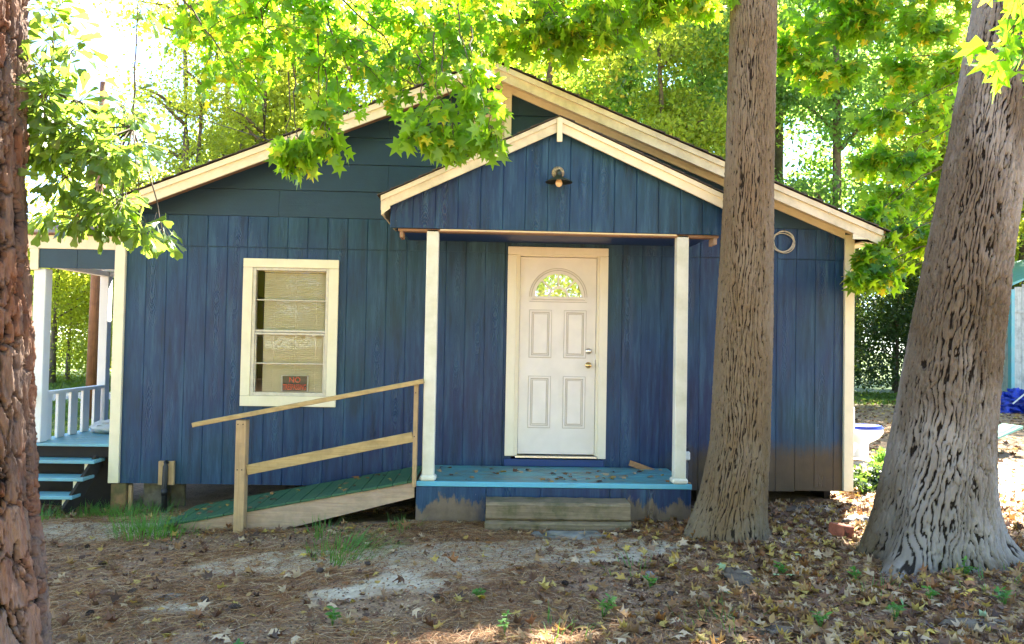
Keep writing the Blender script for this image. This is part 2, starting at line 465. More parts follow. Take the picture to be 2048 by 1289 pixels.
# ------------------------------------------------------------------ mesh helpers
class MB:
    def __init__(s): s.v = []; s.f = []

    def add(s, vs, fs):
        o = len(s.v); s.v += [tuple(p) for p in vs]; s.f += [tuple(i + o for i in f) for f in fs]

    def mat(s, m, sx, sy, sz, ch=.003):
        """chamfered box of half sizes, placed by matrix m"""
        h = (sx, sy, sz); ch = min(ch, min(h) * .6)
        idx = {}; vs = []
        for a in (-1, 1):
            for b in (-1, 1):
                for c in (-1, 1):
                    sg = (a, b, c)
                    for ax in range(3):
                        p = [sg[i] * (h[i] - (0 if i == ax else ch)) for i in range(3)]
                        idx[(sg, ax)] = len(vs); vs.append(Vector(p))
        fs = []
        for ax in range(3):
            o1, o2 = [i for i in range(3) if i != ax]
            for sgn in (-1, 1):
                q = []
                for s1, s2 in ((-1, -1), (1, -1), (1, 1), (-1, 1)):
                    t = [0, 0, 0]; t[ax] = sgn; t[o1] = s1; t[o2] = s2
                    q.append(idx[(tuple(t), ax)])
                fs.append(q)
            for s1 in (-1, 1):
                for s2 in (-1, 1):
                    q = []
                    for s3, aa in ((-1, o1), (1, o1), (1, o2), (-1, o2)):
                        t = [0, 0, 0]; t[ax] = s3; t[o1] = s1; t[o2] = s2
                        q.append(idx[(tuple(t), aa)])
                    fs.append(q)
        for a in (-1, 1):
            for b in (-1, 1):
                for c in (-1, 1):
                    fs.append([idx[((a, b, c), i)] for i in range(3)])
        out = []
        for f in fs:
            c = sum((vs[i] for i in f), Vector()) / len(f)
            n = (vs[f[1]] - vs[f[0]]).cross(vs[f[2]] - vs[f[1]])
            out.append(f if n.dot(c) > 0 else f[::-1])
        s.add([m @ p for p in vs], out)
        return s

    def box(s, x0, x1, y0, y1, z0, z1, ch=.003):
        return s.mat(Matrix.Translation(((x0 + x1) / 2, (y0 + y1) / 2, (z0 + z1) / 2)), abs(x1 - x0) / 2, abs(y1 - y0) / 2, abs(z1 - z0) / 2, ch)

    def beam(s, p, q, w, h, up=(0, 0, 1), ch=.003):
        """beam from p to q, w across, h along up"""
        p, q = Vector(p), Vector(q); d = (q - p); L = d.length; d.normalize()
        u = Vector(up); u = (u - d * u.dot(d)).normalized(); r = d.cross(u)
        m = Matrix((d, r, u)).transposed().to_4x4(); m.translation = (p + q) / 2
        return s.mat(m, L / 2, w / 2, h / 2, ch)

    def tube(s, pts, rad, n=8, cap=True):
        pts = [Vector(p) for p in pts]
        if isinstance(rad, (int, float)): rad = [rad] * len(pts)
        up = Vector((0, 0, 1)); vs = []
        for i, p in enumerate(pts):
            d = (pts[min(i + 1, len(pts) - 1)] - pts[max(i - 1, 0)]).normalized()
            a = d.cross(up)
            if a.length < .05: a = d.cross(Vector((1, 0, 0)))
            a.normalize(); b = d.cross(a)
            vs += [p + (a * math.cos(2 * math.pi * k / n) + b * math.sin(2 * math.pi * k / n)) * rad[i] for k in range(n)]
        fs = [(i * n + k, i * n + (k + 1) % n, (i + 1) * n + (k + 1) % n, (i + 1) * n + k) for i in range(len(pts) - 1) for k in range(n)]
        if cap: fs += [tuple(range(n))[::-1], tuple((len(pts) - 1) * n + k for k in range(n))]
        s.add(vs, fs); return s

    def lathe(s, prof, m, n=20):
        """profile of (radius, height) turned about local z, placed by m"""
        vs = [m @ Vector((r * math.cos(2 * math.pi * k / n), r * math.sin(2 * math.pi * k / n), h)) for r, h in prof for k in range(n)]
        fs = [(i * n + k, i * n + (k + 1) % n, (i + 1) * n + (k + 1) % n, (i + 1) * n + k) for i in range(len(prof) - 1) for k in range(n)]
        s.add(vs, fs); return s

    def prism(s, poly, y0, y1):
        """polygon in x,z extruded from y0 (front) to y1 (back)"""
        n = len(poly)
        vs = [(x, y0, z) for x, z in poly] + [(x, y1, z) for x, z in poly]
        s.add(vs, [tuple(range(n)), tuple(range(n, 2 * n))[::-1]] + [((k + 1) % n, k, n + k, n + (k + 1) % n) for k in range(n)])
        return s


WLOC = {}


def reg(o, name, label, cat, group, kind):
    if label: o['label'] = label
    if cat: o['category'] = cat
    if group: o['group'] = group
    if kind: o['kind'] = kind


def thing(name, loc, label, cat, group=None):
    o = bpy.data.objects.new(name, None); COL.objects.link(o); o.location = loc
    o.empty_display_size = .2
    reg(o, name, label, cat, group, None); WLOC[o.name] = Vector(loc)
    return o


def put(o, parent, world):
    if parent is not None:
        o.parent = parent; o.location = Vector(world) - WLOC[parent.name]
    else:
        o.location = world
    WLOC[o.name] = Vector(world)


def ob(name, mb, mat, parent=None, label=None, cat=None, group=None, kind=None, smooth=False, origin=None):
    if isinstance(mb, MB): V, F = np.array(mb.v, float), mb.f
    else: V, F = mb
    c = (V.min(0) + V.max(0)) / 2 if origin is None else np.array(origin, float)
    me = bpy.data.meshes.new(name)
    V = V - c
    if isinstance(F, np.ndarray):
        k = F.shape[1]
        me.vertices.add(len(V)); me.vertices.foreach_set('co', V.astype(np.float32).ravel())
        me.loops.add(F.size); me.loops.foreach_set('vertex_index', F.astype(np.int32).ravel())
        me.polygons.add(len(F)); me.polygons.foreach_set('loop_start', np.arange(0, F.size, k, dtype=np.int32))
        me.update(calc_edges=True)
    else:
        me.from_pydata([tuple(p) for p in V], [], F); me.update()
    if smooth: me.polygons.foreach_set('use_smooth', [True] * len(me.polygons))
    me.materials.append(M[mat] if isinstance(mat, str) else mat)
    o = bpy.data.objects.new(name, me); COL.objects.link(o)
    put(o, parent, c)
    reg(o, name, label, cat, group, kind)
    return o


def again(src, parent, world, rot=None, scale=None):
    o = bpy.data.objects.new(src.name.split('.')[0], src.data); COL.objects.link(o)
    put(o, parent, world)
    if rot is not None: o.rotation_euler = rot
    if scale is not None: o.scale = scale
    return o


def setcol(o, name, arr):
    a = o.data.color_attributes.new(name, 'FLOAT_COLOR', 'POINT')
    a.data.foreach_set('color', np.asarray(arr, np.float32).ravel())


# ------------------------------------------------------------------ ground
def gh(x, y):
    x = np.asarray(x, float); y = np.asarray(y, float)
    h = .045 + .10 * sst(1.5, 3.6, x) * sst(-.2, -1.0, y) + .055 * sst(4.5, 8, x)
    h = h + .05 * sst(5.3, 6.8, x) * sst(-1.2, 0, y)
    h = h - .07 * sst(-.9, -.1, y) * sst(3.5, .2, x) * sst(-1.6, -.3, x)
    h = h + .15 * sst(2, 9, y)
    h = h + .035 * (fbm(x * .9 + 30, y * .9 + 40, 2) - .5) + .018 * (fbm(x * 5 + 9, y * 5, 4, 3) - .5)
    return h


def sandmask(x, y):
    def bl(cx, cy, rx, ry): return np.exp(-(((x - cx) / rx) ** 2 + ((y - cy) / ry) ** 2) ** 1.5)
    m = bl(.05, -1.02, .95, .36) * 1.3 + bl(2.1, -1.95, .7, .30) + bl(3.55, -2.05, 1.0, .38) + bl(4.6, -1.75, .9, .45) + bl(1.8, -2.9, .7, .25) * .45 \
        + bl(3.2, -2.75, 1.1, .25) * .55 + bl(9.6, 1.5, .8, 3.0) + bl(-2, -1, 1.5, .5)
    n = fbm(x * 2.2 + 7, y * 3.5 + 3, 6)
    return np.clip(sst(.42, .62, m * .85 + (n - .5) * 1.1 + .06), 0, 1)


gx = np.concatenate([np.linspace(-160, -12, 12), np.linspace(-9, -2.1, 14), np.arange(-2, 10, .045), np.linspace(10.2, 26, 32), np.linspace(30, 160, 14)])
gy = np.concatenate([np.linspace(-120, -12, 10), np.linspace(-10, -5.2, 10), np.arange(-5, 1.2, .045), np.linspace(1.4, 20, 34), np.linspace(24, 200, 16)])
GX, GY = np.meshgrid(gx, gy)
GZ = gh(GX, GY)
V = np.stack([GX, GY, GZ], -1).reshape(-1, 3)
nx, ny = len(gx), len(gy)
ii = (np.arange(ny - 1)[:, None] * nx + np.arange(nx - 1)[None]).ravel()
F = np.stack([ii, ii + 1, ii + nx + 1, ii + nx], 1)
k = NT('yard soil')
at = k.n('ShaderNodeAttribute'); at.attribute_name = 'mask'
sp = k.n('ShaderNodeSeparateColor'); k.l(at.outputs['Color'], sp.inputs[0])
v = k.coord('World')
n1 = k.noise(v, 6, 8, .65); n2 = k.noise(v, 60, 6, .7); n3 = k.noise(v, 22, 5, .6)
soil = k.mix(k.ramp(n1, [(.35, 0), (.65, 1)]), (.15, .085, .045), (.34, .21, .12))
soil = k.mix(k.ramp(n2, [(.45, 0), (.62, .9)]), soil, (.40, .26, .155))
soil = k.mix(k.ramp(n3, [(.62, 0), (.72, .7)]), soil, (.05, .035, .022))
sand = k.mix(k.ramp(n3, [(.3, 0), (.7, 1)]), (.42, .34, .24), (.68, .58, .43))
sand = k.mix(k.ramp(n2, [(.60, 0), (.70, .6)]), sand, (.16, .12, .085))
turf = k.mix(k.ramp(n1, [(.35, 0), (.65, 1)]), (.035, .075, .015), (.13, .17, .04))
c = k.mix(sp.outputs[0], soil, sand)
c = k.mix(sp.outputs[1], c, turf)
k.base(c); k.rough(.95)
k.bump(k.math('ADD', n2, k.math('MULTIPLY', n3, 1.5)), .012)
ground = ob('ground', (V, F), k.m, kind='structure', smooth=True, origin=(0, 0, 0))
x_, y_ = V[:, 0], V[:, 1]
lawnm = np.clip(sst(2.2, 3.6, y_) * sst(-.5, -2.5, x_) + sst(10.0, 12.5, y_ + .25 * (x_ - 14)) * sst(8, 9, x_) + sst(22, 26, y_), 0, 1)
setcol(ground, 'mask', np.stack([sandmask(x_, y_), lawnm, 0 * x_, 0 * x_ + 1], 1))

# pale drive beyond the side porch
mb = MB()
xs = np.linspace(-40, -1.5, 30)
row = lambda off: [(x, 11.3 + off + .35 * math.sin(x * .25), float(gh(x, 11.3)) + .03) for x in xs]
a, b = row(-1.6), row(1.7)
mb.add(a + b, [(i, i + 1, 30 + i + 1, 30 + i) for i in range(29)])
drv = ob('road', mb, simple('pale gravel drive', (.50, .47, .42), .95, .25, 14, .01), kind='structure')

# ------------------------------------------------------------------ house
HX0, HX1, RX, RZ, SL = -.07, 7.55, 3.715, 4.59, .405
DEPTH = 9.0
house = thing('house', (3.74, 4.5, .27), 'low blue wooden house with cream trim and a gabled porch over its white door', 'house')
rooft = lambda x: RZ - SL * abs(x - RX)          # top of the roof at x
under = lambda x: rooft(x) - .075


def strip(mb, x0, x1, z0, z1a, z1b, yf, t=.0045, ca=True, cb=True, g=.0010):
    """one board between grooves: z1a, z1b its top heights at x0, x1; front at yf"""
    e = .0045
    A = [(x0 + (g if ca else 0), yf + t), (x0 + (g + e if ca else 0), yf), (x1 - (g + e if cb else 0), yf), (x1 - (g if cb else 0), yf + t)]
    f = lambda x: z1a + (z1b - z1a) * (x - x0) / (x1 - x0)
    vs = [(x, y, z0) for x, y in A] + [(x, y, f(x)) for x, y in A]
    mb.add(vs, [(0, 1, 5, 4), (1, 2, 6, 5), (2, 3, 7, 6), (0, 3, 2, 1), (4, 5, 6, 7)])


OPEN = [(1.30, 2.11, 1.15, 2.49), (3.99, 4.90, .50, 2.70)]
PW = .2032


def pieces(x0, x1, z0, z1):
    """cut a board at the window and door"""
    cuts = sorted({x0, x1} | {c for o in OPEN for c in o[:2] if x0 < c < x1})
    out = []
    for a, b in zip(cuts, cuts[1:]):
        segs = [(z0, z1)]
        for o in OPEN:
            if o[0] < (a + b) / 2 < o[1]:
                n = []
                for s0, s1 in segs:
                    if o[2] > s0: n.append((s0, min(s1, o[2])))
                    if o[3] < s1: n.append((max(s0, o[3]), s1))
                segs = [q for q in n if q[1] - q[0] > .01]
        for s0, s1 in segs: out.append((a, b, s0, s1))
    return out


X = .035
first = {}
while X < 7.44:
    X2 = min(X + PW, 7.448)
    for (z0, z1, yf, key) in ((.272, 2.684, -.0165, 'lo'), (2.694, 3.008, -.027, 'hi')):
        zz1 = z1
        if key == 'hi' and X2 > 7.3: zz1 = min(z1, under(X2) - .005)
        ps = pieces(X, X2, z0, zz1)
        full = len(ps) == 1 and abs(ps[0][3] - z1) < 1e-6 and abs(ps[0][2] - z0) < 1e-6 and abs(X2 - X - PW) < 1e-6
        if key == 'lo' and 6.8 < X < 7.3: full = False
        if full and key in first:
            again(first[key], house, ((X + X2) / 2, first[key + 'y'], (z0 + z1) / 2))
        else:
            for a, b, s0, s1 in ps:
                mb = MB()
                if key == 'lo' and s0 < .3 and a > 6.8: s0 = .272 + .05 * (.5 + .5 * math.sin(a * 9))   # rotted lower edge
                strip(mb, a, b, s0, s1, s1, yf, ca=(a == X), cb=(b == X2))
                o = ob('plank', mb, 'siding', house)
            if full: first[key] = o; first[key + 'y'] = WLOC[o.name].y
    X = X2

# lap boards of the gable
seams = [3.012, 3.29, 3.57, 3.85, 4.125, 4.40, 4.52]
rr = random.Random(3)
for i in range(len(seams) - 1):
    z0, z1 = seams[i], seams[i + 1] - .003
    def lim(z): return max(0, (RZ - .078 - z) / SL)
    hw0, hw1 = lim(z0), lim(z1)
    xa, xb = max(.03, RX - hw0), min(7.45, RX + hw0)
    js = [xa] + [j for j in ([1.56, 4.0, 6.4] if i % 2 == 0 else [2.67, 5.1]) if xa + .3 < j < xb - .3] + [xb]
    for a, b in zip(js, js[1:]):
        f = lambda x: min(z1, under(x) - .002)
        xs = sorted({a + .0015, b - .0015} | {x for x in (RX - hw1, RX + hw1) if a < x < b})
        poly = [(xs[0], z0), (xs[-1], z0)] + [(x, max(z0 + .001, f(x))) for x in reversed(xs)]
        n = len(poly)
        vs = [(x, -.030 + (z - z0) * .045, z) for x, z in poly] + [(x, -.008, z) for x, z in poly]
        mb = MB(); mb.add(vs, [tuple(range(n)), tuple(range(n, 2 * n))[::-1]] + [((q + 1) % n, q, n + q, n + (q + 1) % n) for q in range(n)])
        ob('siding_board', mb, 'lap', house)

# wall shell: front sheathing with openings, sides, back, floor
mb = MB()
for x0, x1, z0, z1 in ((.0, 1.30, .28, 3.0), (1.30, 2.11, .28, 1.15), (1.30, 2.11, 2.49, 3.0), (2.11, 3.99, .28, 3.0), (3.99, 4.90, .28, .5), (3.99, 4.90, 2.70, 3.0), (4.90, 7.47, .28, 3.0)):
    mb.box(x0, x1, -.0105, .09, z0, z1, 0)
mb.prism([(.02, 3.0), (7.46, 3.0), (7.46, under(7.46) - .01), (RX, RZ - .09), (.02, under(.02) - .01)], -.0075, .09)
ob('front_wall', mb, 'siding', house)
sh = MB(); sh.box(-.05, .0, .02, DEPTH, .27, 2.98, .002)
ob('side_wall', sh, 'siding', house)
sh = MB(); sh.box(7.472, 7.53, .02, DEPTH, .27, 2.98, .002)
ob('side_wall', sh, 'siding', house)
sh = MB(); sh.prism([(-.05, .27), (7.53, .27), (7.53, under(7.53) - .01), (RX, RZ - .09), (-.05, under(-.05) - .01)], DEPTH, DEPTH + .1)
ob('back_wall', sh, 'siding', house)
sh = MB(); sh.box(.0, 7.47, .09, DEPTH, .28, .48, 0)
ob('floor_frame', sh, 'void', house)
sh = MB(); sh.box(-.02, 7.5, 4.2, 4.3, -.15, .28, 0); sh.box(7.40, 7.47, .3, 4.2, -.1, .28, 0)
ob('light_block_skirt', sh, 'void', house)  # added under the house to stop light from behind, keeping the crawlspace dark
sh = MB(); sh.box(.0, 7.47, 2.4, 2.5, .48, 2.95, 0); sh.box(0, 7.47, .09, 2.5, 2.95, 2.98, 0)
ob('inner_wall', sh, 'inner', house)

# corner boards
for x0, x1, z0 in ((-.07, .034, .275), (7.449, 7.55, .285)):
    mb = MB(); mb.box(x0, x1, -.048, .02, z0, under(x0 if x0 < 1 else x1) - .004, .004)
    ob('corner_board', mb, 'creamz', house)
    mb = MB(); mb.box(x0 if x0 < 1 else x1 - .02, x0 + .02 if x0 < 1 else x1, .022, .11, z0, 2.9, .003)
    ob('corner_board', mb, 'creamz', house)

# rake boards: upper drip strip and main fascia on each slope
YR = -.30
for sgn, xe, mt in ((-1, -.28, 'cream'), (1, 7.70, 'mossy')):
    xp = RX
    def sl(z_off, h, y0, y1, name, mat, xe=xe):
        mb = MB()
        zp = RZ + z_off; ze = rooft(xe) + z_off
        mb.prism([(xp, zp), (xe, ze), (xe, ze - h), (xp, zp - h)] if sgn < 0 else [(xp, zp), (xp, zp - h), (xe, ze - h), (xe, ze)], y0, y1)
        return ob(name, mb, mat, house)
    sl(-.012, .055, YR - .034, YR - .016, 'drip_board', mt)
    sl(-.012, .150, YR - .014, YR + .008, 'fascia', mt)
    sl(-.076, .018, YR + .010, -.032, 'soffit', 'soffit' if sgn < 0 else 'cream')
    if sgn > 0: sl(-.096, .07, -.058, -.034, 'frieze_board', 'cream', 7.44)
# end returns of the eaves on the right: boxed soffit
mb = MB(); mb.prism([(7.40, 2.875), (7.705, 2.875), (7.705, rooft(7.705) - .15), (7.40, rooft(7.40) - .165)], YR - .012, YR + .006)
ob('eave_return', mb, 'creamz', house)
mb = MB(); mb.box(7.552, 7.705, YR + .008, DEPTH, 2.855, 2.872, .002); ob('eave_soffit', mb, 'cream', house)
mb = MB(); mb.box(7.707, 7.727, YR - .01, DEPTH, 2.86, 2.965, .002); ob('eave_fascia', mb, 'mossy', house)
mb = MB(); mb.box(-.29, -.272, 1.6, DEPTH, 2.80, 2.955, .002); ob('eave_fascia', mb, 'cream', house)
mb = MB(); mb.beam((RX, YR - .05, RZ - .02), (RX, YR - .05, RZ - .24), .05, .022, (0, -1, 0)); ob('ridge_block', mb, 'cream', house)

# roof decks and shingle courses
for sgn in (-1, 1):
    xe = 7.74 if sgn > 0 else -.32
    mb = MB(); ze = rooft(xe)
    mb.prism([(RX, RZ - .002), (xe, ze - .002), (xe, ze - .05), (RX, RZ - .05)] if sgn < 0 else [(RX, RZ - .05), (xe, ze - .05), (xe, ze - .002), (RX, RZ - .002)], YR - .012, DEPTH + .3)
    ob('roof_deck', mb, 'soffit', house)
    mb = MB(); n = 28
    for r_ in range(n):
        t0, t1 = r_ / n, (r_ + 1.12) / n
        for q in range(31):
            ya = YR - .05 + q * .31; yb = min(ya + .304, DEPTH + .33)
            o_ = rr.uniform(-.004, .006)
            xa = RX + (xe + sgn * .03 - RX) * t0; xb = RX + (xe + sgn * .03 - RX) * min(t1, 1.0)
            za, zb = RZ + .004 - SL * abs(xa - RX), RZ + .018 + o_ - SL * abs(xb - RX)
            vs = [(xa, ya, za), (xa, yb, za), (xb, yb, zb), (xb, ya, zb), (xb, yb, zb - .016), (xb, ya, zb - .016), (xa, ya, za - .004), (xa, yb, za - .004)]
            mb.add(vs, [(0, 1, 2, 3), (3, 2, 4, 5), (0, 3, 5, 6), (1, 7, 4, 2)])
    ob('shingle_courses', mb, 'shingle', house, kind='stuff')

# foundation piers
mb = MB(); mb.box(-.045, .105, -.03, .12, -.22, .268, .006); ob('corner_pier', mb, 'pierbrick', house)
mb = MB(); mb.box(.115, .15, .0, .04, -.2, .25, .003); ob('pier_shim', mb, 'lumberz', house)
for px_, py_ in ((.22, .10), (2.3, .3), (4.2, 1.2), (6.0, .3)):
    mb = MB()
    mb.box(px_, px_ + .20, py_, py_ + .2, -.25, .265, .01); mb.box(px_ + .21, px_ + .36, py_ + .16, py_ + .2, -.25, .265, .01)
    ob('foundation_pier', mb, 'block', house)

# ---- window
win = ob('window', MB().box(1.222, 2.19, -.046, -.024, 1.072, 1.178, .003), 'creamz', house)      # lower casing is the part itself
mb = MB(); mb.box(1.222, 2.19, -.046, -.024, 2.487, 2.577, .003); ob('casing', mb, 'creamz', win)
mb = MB(); mb.box(1.222, 1.318, -.046, -.024, 1.180, 2.485, .003); ob('casing', mb, 'creamz', win)
mb = MB(); mb.box(2.092, 2.19, -.046, -.024, 1.180, 2.485, .003); ob('casing', mb, 'creamz', win)
mb = MB()
for x0, x1, z0, z1 in ((1.320, 1.352, 1.18, 2.485), (2.062, 2.090, 1.18, 2.485), (1.354, 2.060, 1.18, 1.215), (1.354, 2.060, 2.458, 2.485)):
    mb.box(x0, x1, -.038, .03, z0, z1, .002)
ob('frame', mb, 'alu', win)
mb = MB(); mb.box(1.354, 2.060, -.034, .02, 1.800, 1.822, .003); mb.box(1.354, 2.060, -.030, .02, 1.828, 1.850, .003); ob('meeting_rail', mb, 'alu', win)
for z in (1.508, 2.155):
    ob('glazing_bar', MB().box(1.354, 2.060, -.022, -.004, z - .006, z + .006, .002), 'alu', win)
mb = MB(); mb.box(1.354, 1.366, -.028, .01, 1.217, 1.798, .002); mb.box(2.048, 2.060, -.028, .01, 1.217, 1.798, .002); ob('sash', mb, 'alu', win)
for z0, z1 in ((1.217, 1.501), (1.515, 1.798), (1.852, 2.148), (2.162, 2.456)):
    mb = MB(); mb.box(1.368, 2.046, -.0145, -.0115, z0, z1, 0); ob('pane', mb, 'glass', win)
mb = MB(); z = 1.20
while z < 2.44:
    m_ = Matrix.Translation((1.735, .072, z)) @ Matrix.Rotation(math.radians(50), 4, 'X')
    mb.mat(m_, .325, .0125, .0008, 0); z += .0205
o = ob('blind', mb, 'blind', win, kind='stuff')
mb = MB(); mb.box(1.41, 2.06, .05, .095, 2.445, 2.475, .002); ob('blind_headrail', mb, 'blind', win)
for x in (1.52, 1.74, 1.95): ob('blind_cord', MB().box(x, x + .002, .054, .056, 1.2, 2.445, 0), 'blind', win)

sign = thing('warning_sign', (1.755, .028, 1.217), 'small black NO TRESPASSING sign with red letters inside the window', 'sign')
ob('board', MB().box(1.615, 1.895, .026, .029, 1.219, 1.388, 0), 'signwht', sign)
ob('panel', MB().box(1.631, 1.879, .0225, .0245, 1.223, 1.380, 0), 'signblk', sign)


def text(s, x, z, h, w, y, mat, parent, name='lettering'):
    cu = bpy.data.curves.new(name, 'FONT'); cu.body = s; cu.align_x = 'CENTER'; cu.size = 1; cu.extrude = .002; cu.offset = .012
    o = bpy.data.objects.new(name, cu); COL.objects.link(o)
    bpy.context.view_layer.update()
    dx, dy = o.dimensions.x, o.dimensions.y
    cu.materials.append(M[mat]); put(o, parent, (x, y, z))
    me = bpy.data.meshes.new_from_object(o); bpy.data.objects.remove(o)
    o = bpy.data.objects.new(name, me); COL.objects.link(o); put(o, parent, (x, y, z))
    o.rotation_euler = (math.pi / 2, 0, 0); o.scale = (w / dx, h / dy, .4)
    return o


text('NO', 1.755, 1.315, .055, .115, .0215, 'signred', sign)
text('TRESPASSING', 1.755, 1.240, .058, .235, .0215, 'signred', sign)

# ---- door
dr = MB()
DX0, DX1, DZ0, DZ1 = 4.056, 4.846, .622, 2.655
FX, FZ, FR = (DX0 + DX1) / 2, 2.245, .262
YD = -.004
# slab below the fanlight, and the arch cut through it above
dr.box(DX0, DX1, YD, YD + .042, DZ0, FZ - .0, .001)
N = 28
arc = [(FX + FR * math.cos(math.pi * t / N), FZ + FR * math.sin(math.pi * t / N)) for t in range(N + 1)]
outer = []
for t in range(N + 1):
    a = math.pi * t / N; cx, sx = math.cos(a), math.sin(a)
    kx = ((DX1 - DX0) / 2) / abs(cx) if abs(cx) > 1e-6 else 9e9; kz = (DZ1 - FZ) / sx if sx > 1e-6 else 9e9
    q = min(kx, kz); outer.append((FX + cx * q, FZ + sx * q))
vs = [(x, YD, z) for x, z in arc] + [(x, YD, z) for x, z in outer] + [(x, YD + .042, z) for x, z in arc]
n1_ = N + 1
dr.add(vs, [(n1_ + t, n1_ + t + 1, t + 1, t) for t in range(N)] + [(t, t + 1, 2 * n1_ + t + 1, 2 * n1_ + t) for t in range(N)])
for cxn, czn in ((DX0, DZ1), (DX1, DZ1)):
    js = [i for i in range(N) if (abs(outer[i][0] - cxn) < 1e-6) != (abs(outer[i + 1][0] - cxn) < 1e-6) and abs(outer[i][0] - cxn) < .3]
    if js:
        j = js[0]; dr.add([(outer[j][0], YD, outer[j][1]), (cxn, YD, czn), (outer[j + 1][0], YD, outer[j + 1][1])], [(0, 1, 2)])
door = ob('door', dr, 'door', house, label='white front door with a half round fanlight')


def frame_ring(mb, x0, x1, z0, z1, w, y0, y1):
    mb.box(x0, x1, y0, y1, z0, z0 + w, .0025); mb.box(x0, x1, y0, y1, z1 - w, z1, .0025)
    mb.box(x0, x0 + w, y0 + .0005, y1, z0 + w, z1 - w, .0025); mb.box(x1 - w, x1, y0 + .0005, y1, z0 + w, z1 - w, .0025)


for (x0, x1) in ((4.160, 4.382), (4.520, 4.742)):
    for (z0, z1) in ((1.620, 2.105), (.895, 1.420)):
        mb = MB(); frame_ring(mb, x0, x1, z0, z1, .018, YD - .010, YD + .001)
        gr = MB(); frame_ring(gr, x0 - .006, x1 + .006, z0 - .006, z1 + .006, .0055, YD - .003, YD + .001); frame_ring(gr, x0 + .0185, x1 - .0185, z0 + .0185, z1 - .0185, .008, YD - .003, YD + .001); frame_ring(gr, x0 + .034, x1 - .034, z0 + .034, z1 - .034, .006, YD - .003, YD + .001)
        mb.box(x0 + .042, x1 - .042, YD - .006, YD + .001, z0 + .042, z1 - .042, .005)
        pn_ = ob('panel', mb, 'door', door)
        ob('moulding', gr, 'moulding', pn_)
# fanlight
mb = MB()


def arcband(mb, r0, r1, y0, y1, cx=FX, cz=FZ, n=28, a0=0, a1=math.pi):
    vs = []
    for t in range(n + 1):
        a = a0 + (a1 - a0) * t / n
        for r_, y in ((r0, y1), (r0, y0), (r1, y0), (r1, y1)):
            vs.append((cx + r_ * math.cos(a), y, cz + r_ * math.sin(a)))
    fs = [(4 * t + j, 4 * t + 4 + j, 4 * t + 4 + (j + 1) % 4, 4 * t + (j + 1) % 4) for t in range(n) for j in range(4)]
    mb.add(vs, fs)


arcband(mb, .242, .272, YD - .014, YD + .01)
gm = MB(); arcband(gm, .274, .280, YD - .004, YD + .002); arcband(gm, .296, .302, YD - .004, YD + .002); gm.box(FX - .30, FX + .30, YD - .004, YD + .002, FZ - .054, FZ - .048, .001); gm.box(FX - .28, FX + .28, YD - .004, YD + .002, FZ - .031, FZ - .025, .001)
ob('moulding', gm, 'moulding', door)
arcband(mb, .284, .293, YD - .008, YD + .002)
mb.box(FX - .272, FX + .272, YD - .014, YD + .01, FZ - .022, FZ + .006, .003)
mb.box(FX - .292, FX + .292, YD - .006, YD + .002, FZ - .040, FZ - .030, .002)
ob('fanlight_frame', mb, 'door', door)
mb = MB(); arcband(mb, .086, .108, YD - .012, YD + .008, a0=.02, a1=math.pi - .02)
for a in (45, 90, 135):
    a = math.radians(a)
    mb.beam((FX + .104 * math.cos(a), YD - .002, FZ + .104 * math.sin(a)), (FX + .244 * math.cos(a), YD - .002, FZ + .244 * math.sin(a)), .020, .020, (0, -1, 0), .003)
ob('muntin', mb, 'door', door)
pol = []
for a0, a1 in ((0, 45), (45, 90), (90, 135), (135, 180)):
    P = [(FX + .25 * math.cos(math.radians(a0 + (a1 - a0) * t / 8)), FZ + .25 * math.sin(math.radians(a0 + (a1 - a0) * t / 8))) for t in range(9)]
    P += [(FX + .10 * math.cos(math.radians(a1 - (a1 - a0) * t / 4)), FZ + .10 * math.sin(math.radians(a1 - (a1 - a0) * t / 4))) for t in range(5)]
    pol.append(P)
pol.append([(FX + .09 * math.cos(math.pi * t / 10), FZ + .003 + .09 * math.sin(math.pi * t / 10)) for t in range(11)])
for P in pol:
    mb = MB(); mb.add([(x, YD + .004, z) for x, z in P], [tuple(range(len(P)))]); ob('pane', mb, 'fanglass', door)
mb = MB(); mb.box(FX - .3, FX + .3, .06, .063, FZ - .1, FZ + .32, 0); ob('curtain', mb, 'blind', door)
rx90 = Matrix.Rotation(math.pi / 2, 4, 'X')
for z, mt, nm in ((1.690, 'silver', 'deadbolt'), (1.545, 'brass', 'knob')):
    m_ = Matrix.Translation((4.776, YD, z)) @ rx90
    mb = MB().lathe([(.0, .03), (.018, .029), (.021, .024), (.021, .014), (.031, .012), (.033, .0)] if nm == 'deadbolt' else [(0, .062), (.018, .060), (.027, .048), (.026, .036), (.014, .026), (.013, .012), (.031, .010), (.033, 0)], m_, 20)
    ob(nm, mb, mt, door, smooth=True)
ob('strike_plate', MB().box(4.8475, 4.856, -.012, .01, 1.60, 1.66, .001), 'silver', door)
# frame and casing round the door
mb = MB(); mb.box(4.000, 4.052, -.03, .06, .600, 2.70, .003); ob('door_jamb', mb, 'doorf', house)
mb = MB(); mb.box(4.850, 4.890, -.03, .06, .600, 2.70, .003); ob('door_jamb', mb, 'doorf', house)
mb = MB(); mb.box(4.054, 4.848, -.03, .06, 2.660, 2.70, .003); ob('door_jamb', mb, 'doorf', house)
for x0, x1, z0, z1 in ((3.922, 4.012, .605, 2.672), (4.874, 4.962, .585, 2.672), (3.922, 4.962, 2.674, 2.757)):
    ob('door_casing', MB().box(x0, x1, -.052, -.031, z0, z1, .004), 'doorf', house)
ob('threshold', MB().box(4.03, 4.87, -.07, .02, .588, .612, .004), 'silver', house)
ob('threshold_board', MB().box(3.92, 4.945, -.046, -.024, .502, .575, .003), 'bluebd', house)

